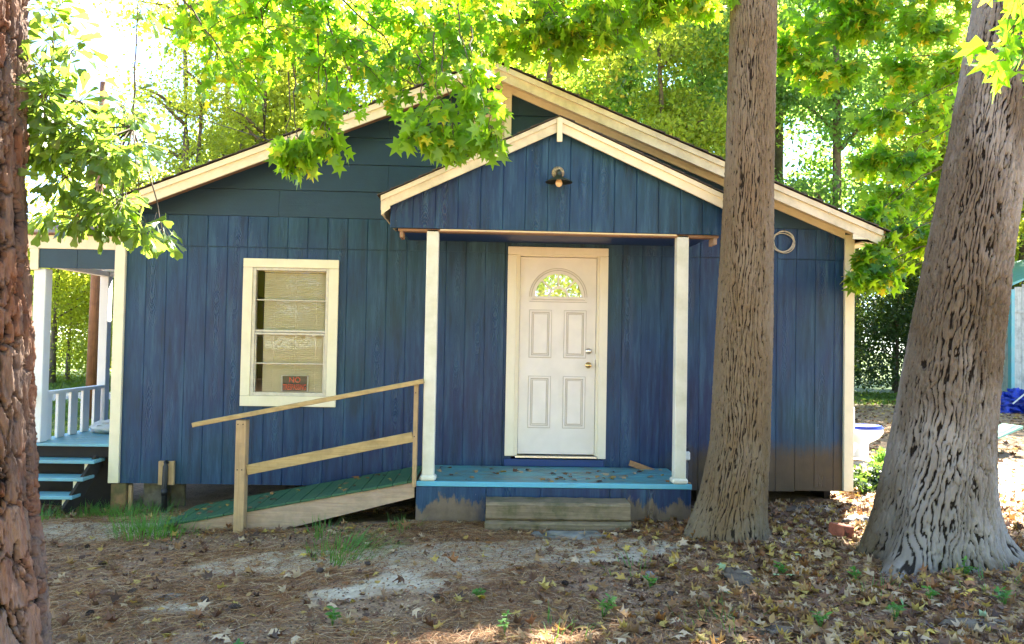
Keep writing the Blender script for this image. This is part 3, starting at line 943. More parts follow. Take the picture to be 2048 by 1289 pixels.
# ---- gable vent
vent = ob('gable_vent', MB().box(3.44, 3.93, -.060, -.034, 4.30, 4.372, .003), 'cream', house)
ob('vent_frame', MB().box(3.44, 3.93, -.060, -.034, 3.74, 3.815, .003), 'cream', vent)
ob('vent_frame', MB().box(3.44, 3.515, -.060, -.034, 3.817, 4.298, .003), 'cream', vent)
ob('vent_frame', MB().box(3.855, 3.93, -.060, -.034, 3.817, 4.298, .003), 'cream', vent)
z = 3.84; l0 = None
while z < 4.28:
    m_ = Matrix.Translation((3.685, -.044, z)) @ Matrix.Rotation(math.radians(-40), 4, 'X')
    if l0 is None: l0 = ob('louver', MB().mat(Matrix.Translation((3.685, -.044, z)) @ Matrix.Rotation(math.radians(-40), 4, 'X'), .168, .022, .004, .001), 'cream', vent)
    else: again(l0, vent, (3.685, -.044, z))
    z += .045

# ------------------------------------------------------------------ front porch (part of the house)
FP = ob('front_porch', MB().box(3.115, 5.600, -.935, -.05, .40, .470, .004), 'void', house)     # its frame
YP = -.95
yy = -.945
for i in range(7):
    w = .122
    ob('plank', MB().box(3.118, 5.598, yy + i * (w + .006), yy + i * (w + .006) + w, .474, .502 - rr.uniform(0, .003), .003), 'deck', FP)
ob('edge_board', MB().box(3.105, 5.608, -.972, -.947, .462, .508, .004), 'deckedge', FP)
for x0, x1 in ((3.112, 3.74), (3.743, 4.235), (4.238, 4.86), (4.863, 5.603)):
    ob('skirt_panel', MB().box(x0, x1, -.962, -.940, .02, .460, .003), 'skirt', FP)
ob('skirt_panel', MB().box(5.582, 5.603, -.938, -.06, .05, .46, .002), 'skirt', FP)
ob('skirt_panel', MB().box(3.112, 3.133, -.938, -.06, .02, .46, .002), 'skirt', FP)
for x0, x1 in ((3.160, 3.268), (5.447, 5.555)):
    ob('post', MB().box(x0, x1, -.962, -.864, .56, 2.782, .006), 'postw', FP)
    ob('post_foot', MB().mat(Matrix.Translation(((x0 + x1) / 2, -.913, .534)), .072, .067, .026, .016), 'postw', FP)
# gable front of planks
PKX, PKZ = 4.34, 3.813
LX, LZ, RX2, RZ2 = 2.753, 3.061, 5.93, 3.107
ptop = lambda x: PKZ - (PKX - x) * (PKZ - LZ) / (PKX - LX) if x < PKX else PKZ - (x - PKX) * (PKZ - RZ2) / (RX2 - PKX)
X = 2.828
while X < 5.885:
    X2 = min(X + PW, 5.888)
    mb = MB(); z0 = 2.785
    if X < PKX < X2:
        strip(mb, X, PKX, z0, ptop(X) - .05, ptop(PKX) - .05, -.985, cb=False); strip(mb, PKX, X2, z0, ptop(PKX) - .05, ptop(X2) - .05, -.985, ca=False)
    else: strip(mb, X, X2, z0, ptop(X) - .05, ptop(X2) - .05, -.985)
    ob('plank', mb, 'gable', FP); X = X2
ob('gable_backing', MB().prism([(2.83, 2.79), (5.885, 2.79), (5.885, ptop(5.885) - .06), (PKX, PKZ - .06), (2.83, ptop(2.83) - .06)], -.974, -.93), 'bluebd', FP)
ob('header_beam', MB().box(2.90, 5.83, -.962, -.86, 2.758, 2.783, .003), 'soffit', FP)
ob('header_beam', MB().box(3.28, 5.44, -.968, -.95, 2.770, 2.7835, .001), 'cream', FP)
ob('porch_ceiling', MB().box(2.90, 5.83, -.858, -.032, 2.80, 2.815, .001), 'bluebd', FP)
for x in (2.93, 5.80):
    ob('outlooker', MB().box(x - .015, x + .015, -.96, -.80, 2.70, 2.7575), 'soffit' if x < 4 else 'treated', FP)
for sgn, xe, ze in ((-1, LX, LZ), (1, RX2, RZ2)):
    def pr(a, b, y0, y1, nm, mt):
        P = [(PKX, PKZ - a), (xe, ze - a), (xe, ze - b), (PKX, PKZ - b)]
        return ob(nm, MB().prism(P if sgn < 0 else P[::-1], y0, y1), mt, FP)
    pr(.006, .050, -1.078, -1.062, 'drip_board', 'mossy' if sgn < 0 else 'cream')
    pr(.006, .132, -1.060, -1.040, 'fascia', 'mossy' if sgn < 0 else 'cream')
    pr(.060, .078, -1.038, -.988, 'soffit', 'soffit')
    pr(.0, .045, -1.038, -.034, 'porch_roof_deck', 'soffit')
    mb = MB(); n = 13
    for r_ in range(n):
        for q in range(4):
            ya = -1.092 + q * .262; yb = ya + .258 if q < 3 else -.034
            o_ = rr.uniform(-.003, .006)
            t0, t1 = r_ / n, (r_ + 1.1) / n
            xx = xe + sgn * .03; zx = ze - .014
            xa, xb = PKX + (xx - PKX) * t0, PKX + (xx - PKX) * min(t1, 1)
            za, zb = PKZ + .004 + (zx - PKZ) * t0, PKZ + .016 + o_ + (zx - PKZ) * min(t1, 1)
            vs = [(xa, ya, za), (xa, yb, za), (xb, yb, zb), (xb, ya, zb), (xb, yb, zb - .013), (xb, ya, zb - .013), (xa, ya, za - .004), (xa, yb, za - .004)]
            mb.add(vs, [(0, 1, 2, 3), (3, 2, 4, 5), (0, 3, 5, 6), (1, 7, 4, 2)])
    ob('shingle_courses', mb, 'shingle', FP, kind='stuff')
ob('eave_return', MB().prism([(2.757, 2.885), (2.835, 2.945), (2.835, 3.0), (2.757, LZ - .13)], -1.058, -1.042), 'cream', FP)
ob('eave_fascia', MB().box(2.754, 2.772, -1.038, -.034, 2.89, 3.02, .002), 'cream', FP)
ob('eave_fascia', MB().box(5.912, 5.93, -1.038, -.034, 2.93, 3.06, .002), 'cream', FP)
ob('peak_block', MB().box(4.316, 4.364, -1.098, -1.080, 3.575, 3.790, .003), 'cream', FP)

lamp = thing('wall_lamp', (4.34, -.99, 3.29), 'rusty barn lamp with a bare bulb under the porch gable', 'lamp')
m_ = Matrix.Translation((4.34, -.986, 3.318)) @ rx90
ob('wall_plate', MB().lathe([(0, .03), (.036, .028), (.054, .018), (.058, 0)], m_, 24), 'lampbox', lamp, smooth=True)
ob('neck', MB().tube([(4.34, -1.00, 3.315), (4.34, -1.05, 3.318), (4.34, -1.085, 3.30), (4.34, -1.09, 3.265)], [.020, .020, .024, .027], 12), 'lampmetal', lamp, smooth=True)
ob('lamp_shade', MB().lathe([(.026, .06), (.032, .035), (.070, .018), (.120, -.012), (.122, -.017), (.116, -.014), (.066, .012), (.024, .028)], Matrix.Translation((4.34, -1.09, 3.225)), 32), 'lampmetal', lamp, smooth=True)
ob('bulb', MB().lathe([(.014, .05), (.016, .02), (.029, -.006), (.032, -.024), (.026, -.043), (.012, -.054), (0, -.056)], Matrix.Translation((4.34, -1.09, 3.222)), 18), 'bulb', lamp, smooth=True)

# ---- coil of cable on a nail
P1, P2 = [], []
for t in range(130):
    a = t / 40 * 2 * math.pi
    r_ = .105 + .010 * math.sin(a * .63) + .005 * math.sin(a * 2.3)
    P1.append((6.79 + r_ * math.cos(a) * 1.08, -.05 - .006 * math.sin(a * .5), 2.865 + r_ * math.sin(a)))
coil = ob('cable_coil', MB().tube(P1, .0055, 6), 'cable', None, 'loop of pale cable hanging from a nail under the right eave', 'cable', smooth=True)
ob('nail', MB().tube([(6.80, -.02, 2.99), (6.80, -.07, 2.995)], .003, 6), 'black', coil)

# ---- vent pipe clamped on a backing board
pipe = thing('drain_pipe', (.52, -.05, -.02), 'black drain pipe rising in front of a wooden backing block at the wall foot', 'pipe')
ob('backing_block', MB().box(.435, .590, -.062, -.024, .265, .505, .004), 'lumberz', pipe)
ob('pipe', MB().tube([(.520, -.088, -.12), (.514, -.088, .2), (.518, -.088, .46), (.518, -.076, .495), (.519, -.06, .50)], [.029, .027, .026, .026, .02], 14), 'black', pipe, smooth=True)
ob('pipe_collar', MB().tube([(.514, -.088, .17), (.516, -.088, .235)], .033, 14), 'black', pipe, smooth=True)

sp2 = thing('standpipe', (5.78, -.10, .15), 'dark standpipe with a pale valve between porch and middle tree', 'pipe')
ob('pipe', MB().tube([(5.76, -.11, .0), (5.76, -.11, .72)], .045, 12), 'black', sp2, smooth=True)
ob('valve', MB().box(5.75, 5.81, -.165, -.12, .60, .69, .012), 'signwht', sp2)

lath = ob('wood_lath', MB().beam((5.20, -.10, .56), (5.80, -.20, .355), .035, .055), 'brownb', None, 'thin orange brown lath leaning behind the right porch post', 'board')

# ---- timber step before the porch
step = thing('timber_step', (4.37, -1.12, .12), 'two stacked mossy grey timbers forming a step below the porch', 'step')


def timber(x0, x1, y0, y1, z0, z1, seed):
    rs = np.random.RandomState(seed); n = 26
    vs = []
    for i in range(n):
        x = x0 + (x1 - x0) * i / (n - 1)
        cy, cz, hy, hz = (y0 + y1) / 2, (z0 + z1) / 2, (y1 - y0) / 2, (z1 - z0) / 2
        c = .022; end = .985 if i in (0, n - 1) else 1
        for a, b in ((-hy, -hz + c), (-hy, hz - c), (-hy + c, hz), (hy - c, hz), (hy, hz - c), (hy, -hz + c), (hy - c, -hz), (-hy + c, -hz)):
            vs.append((x, cy + a * end + rs.uniform(-.003, .003), cz + b * end + rs.uniform(-.003, .003)))
    fs = [(i * 8 + j, (i + 1) * 8 + j, (i + 1) * 8 + (j + 1) % 8, i * 8 + (j + 1) % 8) for i in range(n - 1) for j in range(8)]
    fs += [tuple(range(8)), tuple((n - 1) * 8 + j for j in range(8))[::-1]]
    mb = MB(); mb.add(vs, fs); return mb


ob('timber', timber(3.735, 5.005, -1.27, -.975, .06, .228, 1), 'sleeper', step)
ob('timber', timber(3.742, 4.995, -1.26, -.985, .230, .385, 2), 'sleeper', step)

# ------------------------------------------------------------------ ramp
ramp = thing('ramp', (2.0, -.55, .08), 'narrow green plank ramp with a raw wood handrail rising to the porch', 'ramp')
rs_ = (.505 - .075) / (3.10 - .86)
rz = lambda x: .075 + (x - .86) * rs_
x = .86; i = 0
d0 = None
while x < 3.09:
    x2 = min(x + .136, 3.10)
    mb = MB().beam((x, -.55, rz(x)), (x2 - .004, -.55, rz(x2 - .004)), .80 + rr.uniform(-.012, .012), .022, (0, 0, 1), .003)
    o = ob('plank', mb, 'green', ramp); o.location.z += rr.uniform(-.002, .002)
    x = x2
for y in (-.915, -.19):
    P = [(.98, rz(.98) - .014), (3.095, rz(3.095) - .014), (3.095, rz(3.095) - .15), (1.65, -.02), (.98, -.02)]
    ob('stringer', MB().prism([(a, b) for a, b in P][::-1], y - .019, y + .019), 'treated', ramp)
ob('rail_post', MB().box(1.522, 1.610, -1.045, -.945, -.1, 1.035, .004), 'lumberz', ramp)
ob('rail_post', MB().box(3.078, 3.114, -1.005, -.915, .46, 1.385, .003), 'lumberz', ramp)
ob('handrail', MB().beam((1.135, -.995, .985), (3.165, -.995, 1.407), .088, .040, ch=.004), 'lumber', ramp)
ob('mid_rail', MB().beam((1.612, -.985, .590), (3.076, -.985, .905), .036, .088, ch=.003), 'lumber', ramp)

for x, z in ((1.545, .60), (1.585, .60), (1.54, 1.0), (1.585, 1.0), (3.09, .91), (3.095, 1.30)):
    ob('screw', MB().lathe([(0, .004), (.0055, .003), (.006, 0)], Matrix.Translation((x, -1.0455 if x < 2 else -1.0055, z)) @ rx90, 8), 'black', ramp)

# ------------------------------------------------------------------ side porch and its stair (parts of the house)
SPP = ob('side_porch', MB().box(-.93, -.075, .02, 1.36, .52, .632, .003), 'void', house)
for i in range(9):
    ob('plank', MB().box(-.95, -.072, -.03 + i * .155, -.03 + i * .155 + .151, .636, .664, .003), 'aqua', SPP)
for x, y, w in ((-.83, .045, .06), (-.83, 1.31, .05)):
    ob('post', MB().box(x - w, x + w, y - w, y + w, .668, 2.43 if y < 1 else 2.46, .005), 'white', SPP)
ob('porch_beam', MB().box(-.965, -.072, -.045, .0, 2.632, 2.768, .004), 'cream', SPP)
ob('beam_end_trim', MB().box(-.915, -.832, -.048, -.004, 2.415, 2.630, .003), 'cream', SPP)
ob('header_panel', MB().box(-.830, -.452, -.036, -.012, 2.435, 2.630, .002), 'lap', SPP)
ob('header_panel', MB().box(-.449, -.072, -.036, -.012, 2.435, 2.630, .002), 'lap', SPP)
ob('side_beam', MB().box(-.89, -.80, .0, 1.42, 2.462, 2.52, .003), 'white', SPP)
for i in range(7):
    ob('rafter', MB().box(-.87, -.075, .08 + i * .2, .11 + i * .2, 2.522, 2.60, .002), 'white', SPP)
ob('back_beam', MB().box(-.87, -.075, 1.32, 1.38, 2.462, 2.52, .003), 'white', SPP)
ob('porch_ceiling', MB().box(-.95, -.075, .0, 1.45, 2.602, 2.628, .001), 'white', SPP)
# railing on the outer edge
ob('top_rail', MB().beam((-.83, .10, 1.155), (-.83, 1.27, 1.155), .085, .035), 'white', SPP)
b0 = None
for i in range(5):
    y = .19 + i * .245
    if b0 is None: b0 = ob('baluster', MB().box(-.845, -.815, y - .068, y + .068, .668, 1.136, .003), 'white', SPP)
    else: again(b0, SPP, (-.83, y, .902))
# front stair: stepping down towards the yard
for i, (z, y, xr) in enumerate(((.515, -.145, -.16), (.365, -.275, -.195), (.215, -.405, -.225))):
    ob('tread', MB().box(-1.06, xr, y, y + .22, z - .034, z, .004), 'aqua', SPP)
    ob('riser_block', MB().box(xr - .115, xr - .075, y + .04, y + .20, z - .03 - .118, z - .036, .002), 'cream', SPP)
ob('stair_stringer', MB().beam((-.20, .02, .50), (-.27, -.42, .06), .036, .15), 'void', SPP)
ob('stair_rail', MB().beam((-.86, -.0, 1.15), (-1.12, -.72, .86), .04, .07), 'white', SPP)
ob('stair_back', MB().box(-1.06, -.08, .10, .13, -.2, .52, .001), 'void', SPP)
# hip roof with single shingles
hip = lambda y: 2.775 + (y + .09) * .42
for r_ in range(9):
    y0 = -.11 + r_ * .115; z0 = 2.778 + r_ * .115 * .40
    xl = -1.02 + r_ * .10; xr = -.07
    x = xl - (.12 if r_ % 2 else 0)
    while x < xr - .03:
        a, b = max(x, xl), min(x + .235, xr)
        if b - a > .03:
            zr = rr.uniform(0, .003)
            vs = [(a, y0, z0 + .010 + zr), (b - .004, y0, z0 + .010 + zr), (b - .004, y0 + .13, z0 + .058), (a, y0 + .13, z0 + .058), (a, y0, z0 + zr), (b - .004, y0, z0 + zr), (b - .004, y0 + .13, z0 + .05), (a, y0 + .13, z0 + .05)]
            mb = MB(); mb.add(vs, [(0, 1, 2, 3), (0, 4, 5, 1), (0, 3, 7, 4), (1, 5, 6, 2), (7, 6, 5, 4)])
            ob('shingle', mb, 'shingleb', SPP)
        x += .235
ob('hip_plane', MB().prism([(-1.0, 2.772), (-.07, 2.772), (-.07, 3.10), (-.40, 3.10)], .98, 1.5), 'shingleb', SPP)
mb = MB(); mb.add([(-1.03, -.10, 2.772), (-1.03, 1.5, 2.772), (-.12, 1.0, 3.14), (-.12, .98, 3.14)], [(0, 1, 2, 3)]); ob('roof_side', mb, 'shingleb', SPP)


def blob(name, c, r, mat, parent=None, seed=1, amp=.25, fr=3.0, nu=28, nv=16, label=None, cat=None, group=None, flat=0, smooth=True):
    rs = np.random.RandomState(seed); off = rs.rand(3) * 50
    u = np.linspace(0, 2 * np.pi, nu, endpoint=False); v_ = np.linspace(0, np.pi, nv)
    U, Vv = np.meshgrid(u, v_)
    d = np.stack([np.cos(U) * np.sin(Vv), np.sin(U) * np.sin(Vv), np.cos(Vv)], -1)
    q = d * fr
    nn = fbm(q[..., 0] + off[0] + q[..., 2] * .7, q[..., 1] + off[1] + q[..., 2] * .6, seed % 7, 3)
    rad = 1 + amp * (nn - .5) * 2
    P = d * rad[..., None] * np.array(r) + np.array(c)
    if flat: P[..., 2] = np.maximum(P[..., 2], flat)
    P = P.reshape(-1, 3)
    i = np.arange((nv - 1) * nu); a = i // nu * nu; b = i % nu; bn = (b + 1) % nu
    F = np.stack([a + b, a + nu + b, a + nu + bn, a + bn], 1)
    return ob(name, (P, F), mat, parent, label, cat, group, smooth=smooth)


blob('plastic_sack', (-.55, .95, .72), (.20, .24, .075), 'sack', None, 3, .35, 4, label='rumpled white plastic sack lying on the side porch deck', cat='sack')

# ------------------------------------------------------------------ trees
def trunk(path, nseg, dz, barkfn, ztop, flare=None):
    """path rows z, x, y, r ; returns verts, quads, colours"""
    path = np.array(path, float)
    z = np.arange(path[0, 0], ztop, dz)
    cx, cy, r = (np.interp(z, path[:, 0], path[:, i]) for i in (1, 2, 3))
    sm = lambda a: np.convolve(np.pad(a, 8, mode='edge'), np.ones(17) / 17, 'valid')
    cx, cy, r = sm(cx), sm(cy), sm(r)
    th = np.linspace(0, 2 * np.pi, nseg, endpoint=False)
    T, Z = np.meshgrid(th, z)
    Rr = r[:, None] + 0 * T
    if flare is not None: Rr = Rr + flare(T, Z)
    h, c1, c2 = barkfn(T, Z, r.mean())
    Rr = Rr + h
    P = np.stack([cx[:, None] + Rr * np.cos(T), cy[:, None] + Rr * np.sin(T), Z + 0 * T], -1).reshape(-1, 3)
    n = nseg; m = len(z)
    i = np.arange((m - 1) * n); a = i // n * n; b = i % n; bn = (b + 1) % n
    F = np.stack([a + b, a + bn, a + n + bn, a + n + b], 1)
    return P, F, np.stack([c1.ravel(), c2.ravel(), 0 * c1.ravel(), 1 + 0 * c1.ravel()], 1)


def hashn(a, b): return _tab[(a.astype(int) * 31 + 7) % 256, (b.astype(int) * 17 + 3) % 256]


def furrow(nu, vs, depth, seed, cut=.42, warp=3.0):
    """long wandering ridges that fork, split by fissures and short cross cracks"""
    def fn(T, Z, r):
        s = sst(.0, .35, T) * sst(2 * np.pi, 2 * np.pi - .35, T)
        ph = T / (2 * np.pi) * nu + s * (warp * (fbm(T * 3.1, Z * 1.9, seed, 3) - .5) + warp * .55 * (fbm(T * 8, Z * 6, seed + 2, 3) - .5) + .42 * (fbm(T * nu * .8, Z * 20, seed + 4, 3) - .5))
        st = np.abs(np.sin(np.pi * ph))
        idx = np.floor(ph)
        seg = Z * vs * (.7 + .5 * hashn(idx, idx * 0 + seed)) + 7 * hashn(idx, idx * 0 + 5) + .5 * fbm(T * nu * .6, Z * 12, seed + 6, 2)
        cr = np.abs((seg - np.floor(seg)) - .5) * 2
        depthcr = .35 + .65 * hashn(idx, np.floor(seg + .5))
        cross = 1 - sst(.16, .04, 1 - cr) * depthcr
        fine = fbm(T * nu * 1.1, Z * 34, seed + 5, 5)
        coarse = fbm(T * nu * .35, Z * 7, seed + 7, 3)
        wdt = cut * (.50 + 1.0 * fbm(T * 4, Z * 3, seed + 9, 3))
        ridge = sst(.04, wdt + .18, st) * (.35 + .65 * cross)
        groove = sst(.20, wdt + .22, st + .22 * (fine - .5)) * (.3 + .7 * cross)
        tint = hashn(idx, np.floor(seg + .5))
        return depth * (ridge - .6) + depth * .35 * (coarse - .5) + depth * 1.0 * (fine - .5), np.clip(groove * (.45 + 1.1 * fine), 0, 1), .5 * tint + .5 * coarse
    return fn


def add_trunk(name, parent, path, nseg, dz, fn, ztop, mat, flare=None):
    P, F, C = trunk(path, nseg, dz, fn, ztop, flare)
    o = ob(name, (P, F), mat, parent, smooth=True)
    setcol(o, 'bark', C)
    return o


def lobe(T, a, w): 
    d = np.angle(np.exp(1j * (T - a)))
    return np.exp(-(d / w) ** 2)


# middle tree
gum = thing('sweetgum_tree', (5.86, -1.4, .12), 'straight grey sweetgum tree standing before the right end of the porch', 'tree', None)
pm = [(-.05, 5.79, -1.40, .30), (.3, 5.80, -1.40, .275), (.5, 5.84, -1.40, .262), (.92, 5.895, -1.40, .240), (1.96, 5.925, -1.40, .228), (3.3, 5.955, -1.40, .196), (4.8, 5.98, -1.40, .188), (6.5, 6.0, -1.38, .17)]
fl = lambda T, Z: np.exp(-np.maximum(Z - .02, 0) / .22) * (.05 + .20 * lobe(T, math.pi + .35, .55) + .10 * lobe(T, -.3, .5) + .12 * lobe(T, 4.9, .5) + .1 * lobe(T, 1.6, .6))
add_trunk('trunk', gum, pm, 330, .0105, furrow(56, 6.0, .015, 3, .50, 3.4), 4.9, 'barkgum', fl)

# right tree
big = thing('leaning_tree', (7.16, -2.1, .15), 'thick leaning tree with deep pale ridged bark near the yard edge', 'tree', None)
pb = [(-.05, 7.17, -2.10, .42), (.3, 7.13, -2.10, .40), (.62, 7.165, -2.1, .385), (1.2, 7.235, -2.1, .338), (1.96, 7.340, -2.1, .308), (2.54, 7.43, -2.1, .286), (3.32, 7.57, -2.1, .268), (4.5, 7.77, -2.1, .260), (6.8, 8.15, -2.1, .25)]
fb = lambda T, Z: np.exp(-np.maximum(Z - .05, 0) / .20) * (.06 + .80 * lobe(T, 3.85, .24) + .62 * lobe(T, -.30, .28) + .22 * lobe(T, 3.0, .40) + .18 * lobe(T, 5.3, .4) + .2 * lobe(T, 1.5, .6))
add_trunk('trunk', big, pb, 420, .0105, furrow(60, 4.6, .024, 8, .52, 3.6), 4.8, 'barkbig', fb)

# near pine on the left
pine = thing('pine_tree', (1.6, -4.4, .05), 'near pine trunk with thick flaky reddish bark plates, cut by the photo edge', 'tree')
pp = [(-.05, 1.61, -4.4, .235), (.42, 1.60, -4.4, .212), (1.04, 1.545, -4.4, .200), (1.7, 1.50, -4.4, .192), (2.36, 1.460, -4.4, .186), (3.25, 1.440, -4.4, .186), (5, 1.46, -4.4, .18), (12, 1.5, -4.3, .12)]


def pinebark(T, Z, r):
    nu = 11
    s = sst(.0, .3, T) * sst(2 * np.pi, 2 * np.pi - .3, T)
    ph = T / (2 * np.pi) * nu + s * (2.6 * (fbm(T * 2.4, Z * 2.6, 2, 3) - .5) + 1.0 * (fbm(T * 7, Z * 9, 8, 4) - .5) + .45 * (fbm(T * 26, Z * 40, 9, 3) - .5))
    st = np.abs(np.sin(np.pi * ph)); idx = np.floor(ph)
    seg = Z * 4.4 + 9 * hashn(idx, idx * 0 + 2) + 1.3 * (fbm(T * 6, Z * 10, 12, 4) - .5)
    sf = seg - np.floor(seg); cross = sst(.02, .10, np.minimum(sf, 1 - sf))
    ridge = sst(.20, .48, st + .14 * (fbm(T * 20, Z * 26, 6, 4) - .5)) * (.2 + .8 * cross)
    pid = hashn(idx, np.floor(seg))
    terr = fbm(T * 5, Z * 5 + 3, 13, 5)
    q = terr * 11; fq = q - np.floor(q); lay = (np.floor(q) + sst(.80, 1.0, fq)) / 11
    fine = fbm(T * 60, Z * 26, 3, 5)
    h = .042 * (ridge - .8) + .060 * (lay - .5) * (.3 + .7 * ridge) + .008 * (pid - .5) + .014 * (fine - .5)
    edge = 1 - .55 * sst(.72, .9, fq)
    return h, np.clip(ridge * edge * (.5 + fine), 0, 1), .3 * pid + .7 * fbm(T * 6, Z * 5, 11, 4)


add_trunk('trunk', pine, pp, 460, .0075, pinebark, 4.6, 'barkpine')
add_trunk('upper_trunk', pine, [(4.55, 1.46, -4.4, .18), (12, 1.5, -4.3, .10), (14, 1.5, -4.3, .03)], 24, .25, furrow(12, 2, .01, 3), 13.8, 'barkpine')

# ---- leaf templates: u along, v across, w out of plane
def fan(pts, centre):
    v = np.array([centre] + pts, float); n = len(pts)
    f = np.array([(0, 1 + i, 1 + (i + 1) % n) for i in range(n)])
    return v, f


def star(c=.36, fold=.12):
    pts = []
    for a, r_ in ((180, .34), (-122, .50), (-88, .24), (-60, .60), (-28, .27), (0, .64), (28, .27), (60, .60), (88, .24), (122, .50)):
        a = math.radians(a); u = c + r_ * math.cos(a); v_ = r_ * math.sin(a)
        pts.append((u, v_, -fold * abs(v_) - .22 * (u - c) ** 2))
    return fan(pts, (c, 0, 0))


def spat():
    pts = [(0, 0, 0), (.30, .04, .01), (.62, .11, .01), (.86, .19, -.02), (1.0, .12, -.07), (.96, 0, -.05), (1.0, -.12, -.07), (.86, -.19, -.02), (.62, -.11, .01), (.30, -.04, .01)]
    return fan(pts, (.6, 0, .035))


def rhomb():
    v = np.array([(0, 0, 0), (.45, .33, -.06), (1, 0, -.12), (.45, -.33, -.06)], float)
    return v, np.array([(0, 1, 2, 3)])


def ovate():
    pts = [(0, 0, 0), (.25, .2, -.02), (.55, .24, -.03), (1, 0, -.1), (.55, -.24, -.03), (.25, -.2, -.02)]
    return fan(pts, (.4, 0, .03))


TP = {'star': star(), 'spat': spat(), 'rhomb': rhomb(), 'ovate': ovate(), 'curl': star(.36, .5), 'crumple': star(.36, 1.25)}


def norm(a): return a / np.maximum(np.linalg.norm(a, axis=-1, keepdims=True), 1e-9)


def leaves(P, D, Nn, sz, kind):
    """batch of leaves: one mesh's verts and faces"""
    tv, tf = TP[kind]
    D = norm(D); B = norm(np.cross(Nn, D)); Nn = np.cross(D, B)
    V = P[:, None, :] + sz[:, None, None] * (tv[None, :, 0:1] * D[:, None] + tv[None, :, 1:2] * B[:, None] + tv[None, :, 2:3] * Nn[:, None])
    n = len(tv)
    F = tf[None] + (np.arange(len(P)) * n)[:, None, None]
    return V.reshape(-1, 3), F.reshape(-1, tf.shape[1])


rng = np.random.RandomState(4)


class Foliage:
    """leaves and twigs gathered for one tree"""
    def __init__(s): s.P = []; s.D = []; s.N = []; s.S = []; s.tw = MB()

    def put(s, P, D, N, S_): s.P.append(P); s.D.append(D); s.N.append(N); s.S.append(S_)

    def twig(s, a, b, nl, size, droop=.25, spread=.07, r0=.004, hang=.7):
        a = np.array(a, float); b = np.array(b, float); L = np.linalg.norm(b - a)
        t = np.linspace(0, 1, 7)[:, None]
        mid = (a + b) / 2 + np.array([0, 0, droop * L]) + rng.normal(0, .06 * L, 3)
        C = (1 - t) ** 2 * a + 2 * t * (1 - t) * mid + t ** 2 * b
        s.tw.tube([tuple(p) for p in C], list(np.linspace(r0, r0 * .4, 7)), 4, False)
        tt = rng.uniform(.12, 1, nl)[:, None]
        Q = (1 - tt) ** 2 * a + 2 * tt * (1 - tt) * mid + tt ** 2 * b
        tang = norm(b - a)
        out = norm(rng.normal(0, 1, (nl, 3)) + .6 * tang)
        Q = Q + out * rng.uniform(.3, 1, (nl, 1)) * spread
        D = norm(out + np.array([0, 0, -hang]) + .3 * tang)
        Nn = norm(rng.normal(0, .75, (nl, 3)) + np.array([0, -.35, .75]))
        s.put(Q, D, Nn, size * rng.uniform(.6, 1.15, nl))

    def branch(s, pts, r0, r1, n=6):
        s.tw.tube(pts, list(np.linspace(r0, r1, len(pts))), n, False)

    def cluster(s, attach, c, rad, ntw, nl, size, limb_r=.012, **kw):
        """a spray filling an ellipsoid at c, fed by a bough from attach"""
        attach = np.array(attach, float); c = np.array(c, float); rad = np.array(rad, float)
        mid = (attach + c) / 2 + np.array([0, 0, .12 * np.linalg.norm(c - attach)])
        t = np.linspace(0, 1, 8)[:, None]
        C = (1 - t) ** 2 * attach + 2 * t * (1 - t) * mid + t ** 2 * c
        C = C + rng.normal(0, .012 if limb_r > .0055 else .002, C.shape)
        s.branch([tuple(p) for p in C], limb_r, limb_r * .4)
        for _ in range(ntw):
            d = norm(rng.normal(0, 1, 3)); q = c + d * rad * rng.uniform(.35, 1) ** .6
            base = C[rng.randint(4, 8)] * .5 + (c + (q - c) * .25) * .5
            s.twig(base, q, nl, size, **kw)

    def build(s, parent, kind, mat, nparts=300, name='leaf', focus=None):
        P = np.concatenate(s.P); D = np.concatenate(s.D); N = np.concatenate(s.N); Z = np.concatenate(s.S)
        camp = np.array(_m.translation)
        v = P - camp; f = np.array(_f); r = np.array(_r2); u = np.array(_u2)
        dz = v @ f; px = (v @ r) / np.maximum(dz, .1) * 1500; py = (v @ u) / np.maximum(dz, .1) * 1500
        vis = (dz > .3) & (np.abs(px) < 1010) & (np.abs(py) < 630)
        score = np.where(vis, Z / np.maximum(dz, .1), 0)
        nb = min(nparts, int(vis.sum()))
        order = np.argsort(-score); top = order[:nb]; rest = order[nb:]
        tv, tf = TP[kind]
        base = None
        for i in top:
            d = Vector(D[i]).normalized(); b = Vector(N[i]).cross(d).normalized(); n_ = d.cross(b)
            if base is None:
                me = bpy.data.meshes.new(name); me.from_pydata([tuple(q) for q in tv], [], [tuple(int(w) for w in q) for q in tf])
                me.materials.append(M[mat]); base = me
            o = bpy.data.objects.new(name, base); COL.objects.link(o)
            put(o, parent, P[i])
            m3 = Matrix((d, b, n_)).transposed(); o.rotation_euler = m3.to_euler(); o.scale = (Z[i],) * 3
        if len(rest):
            ob('foliage', leaves(P[rest], D[rest], N[rest], Z[rest], kind), mat, parent, kind='stuff')
        if s.tw.v: ob('branch', s.tw, 'twig', parent, kind='stuff')


def xyz(px, py, Y):
    """world point on the plane y = Y along a direction measured once from the photograph"""
    d = _f * 1500 + _r2 * (px - 1024) + _u2 * (644.5 - py)
    t = (Y - _m.translation.y) / d.y
    return np.array(_m.translation + d * t)


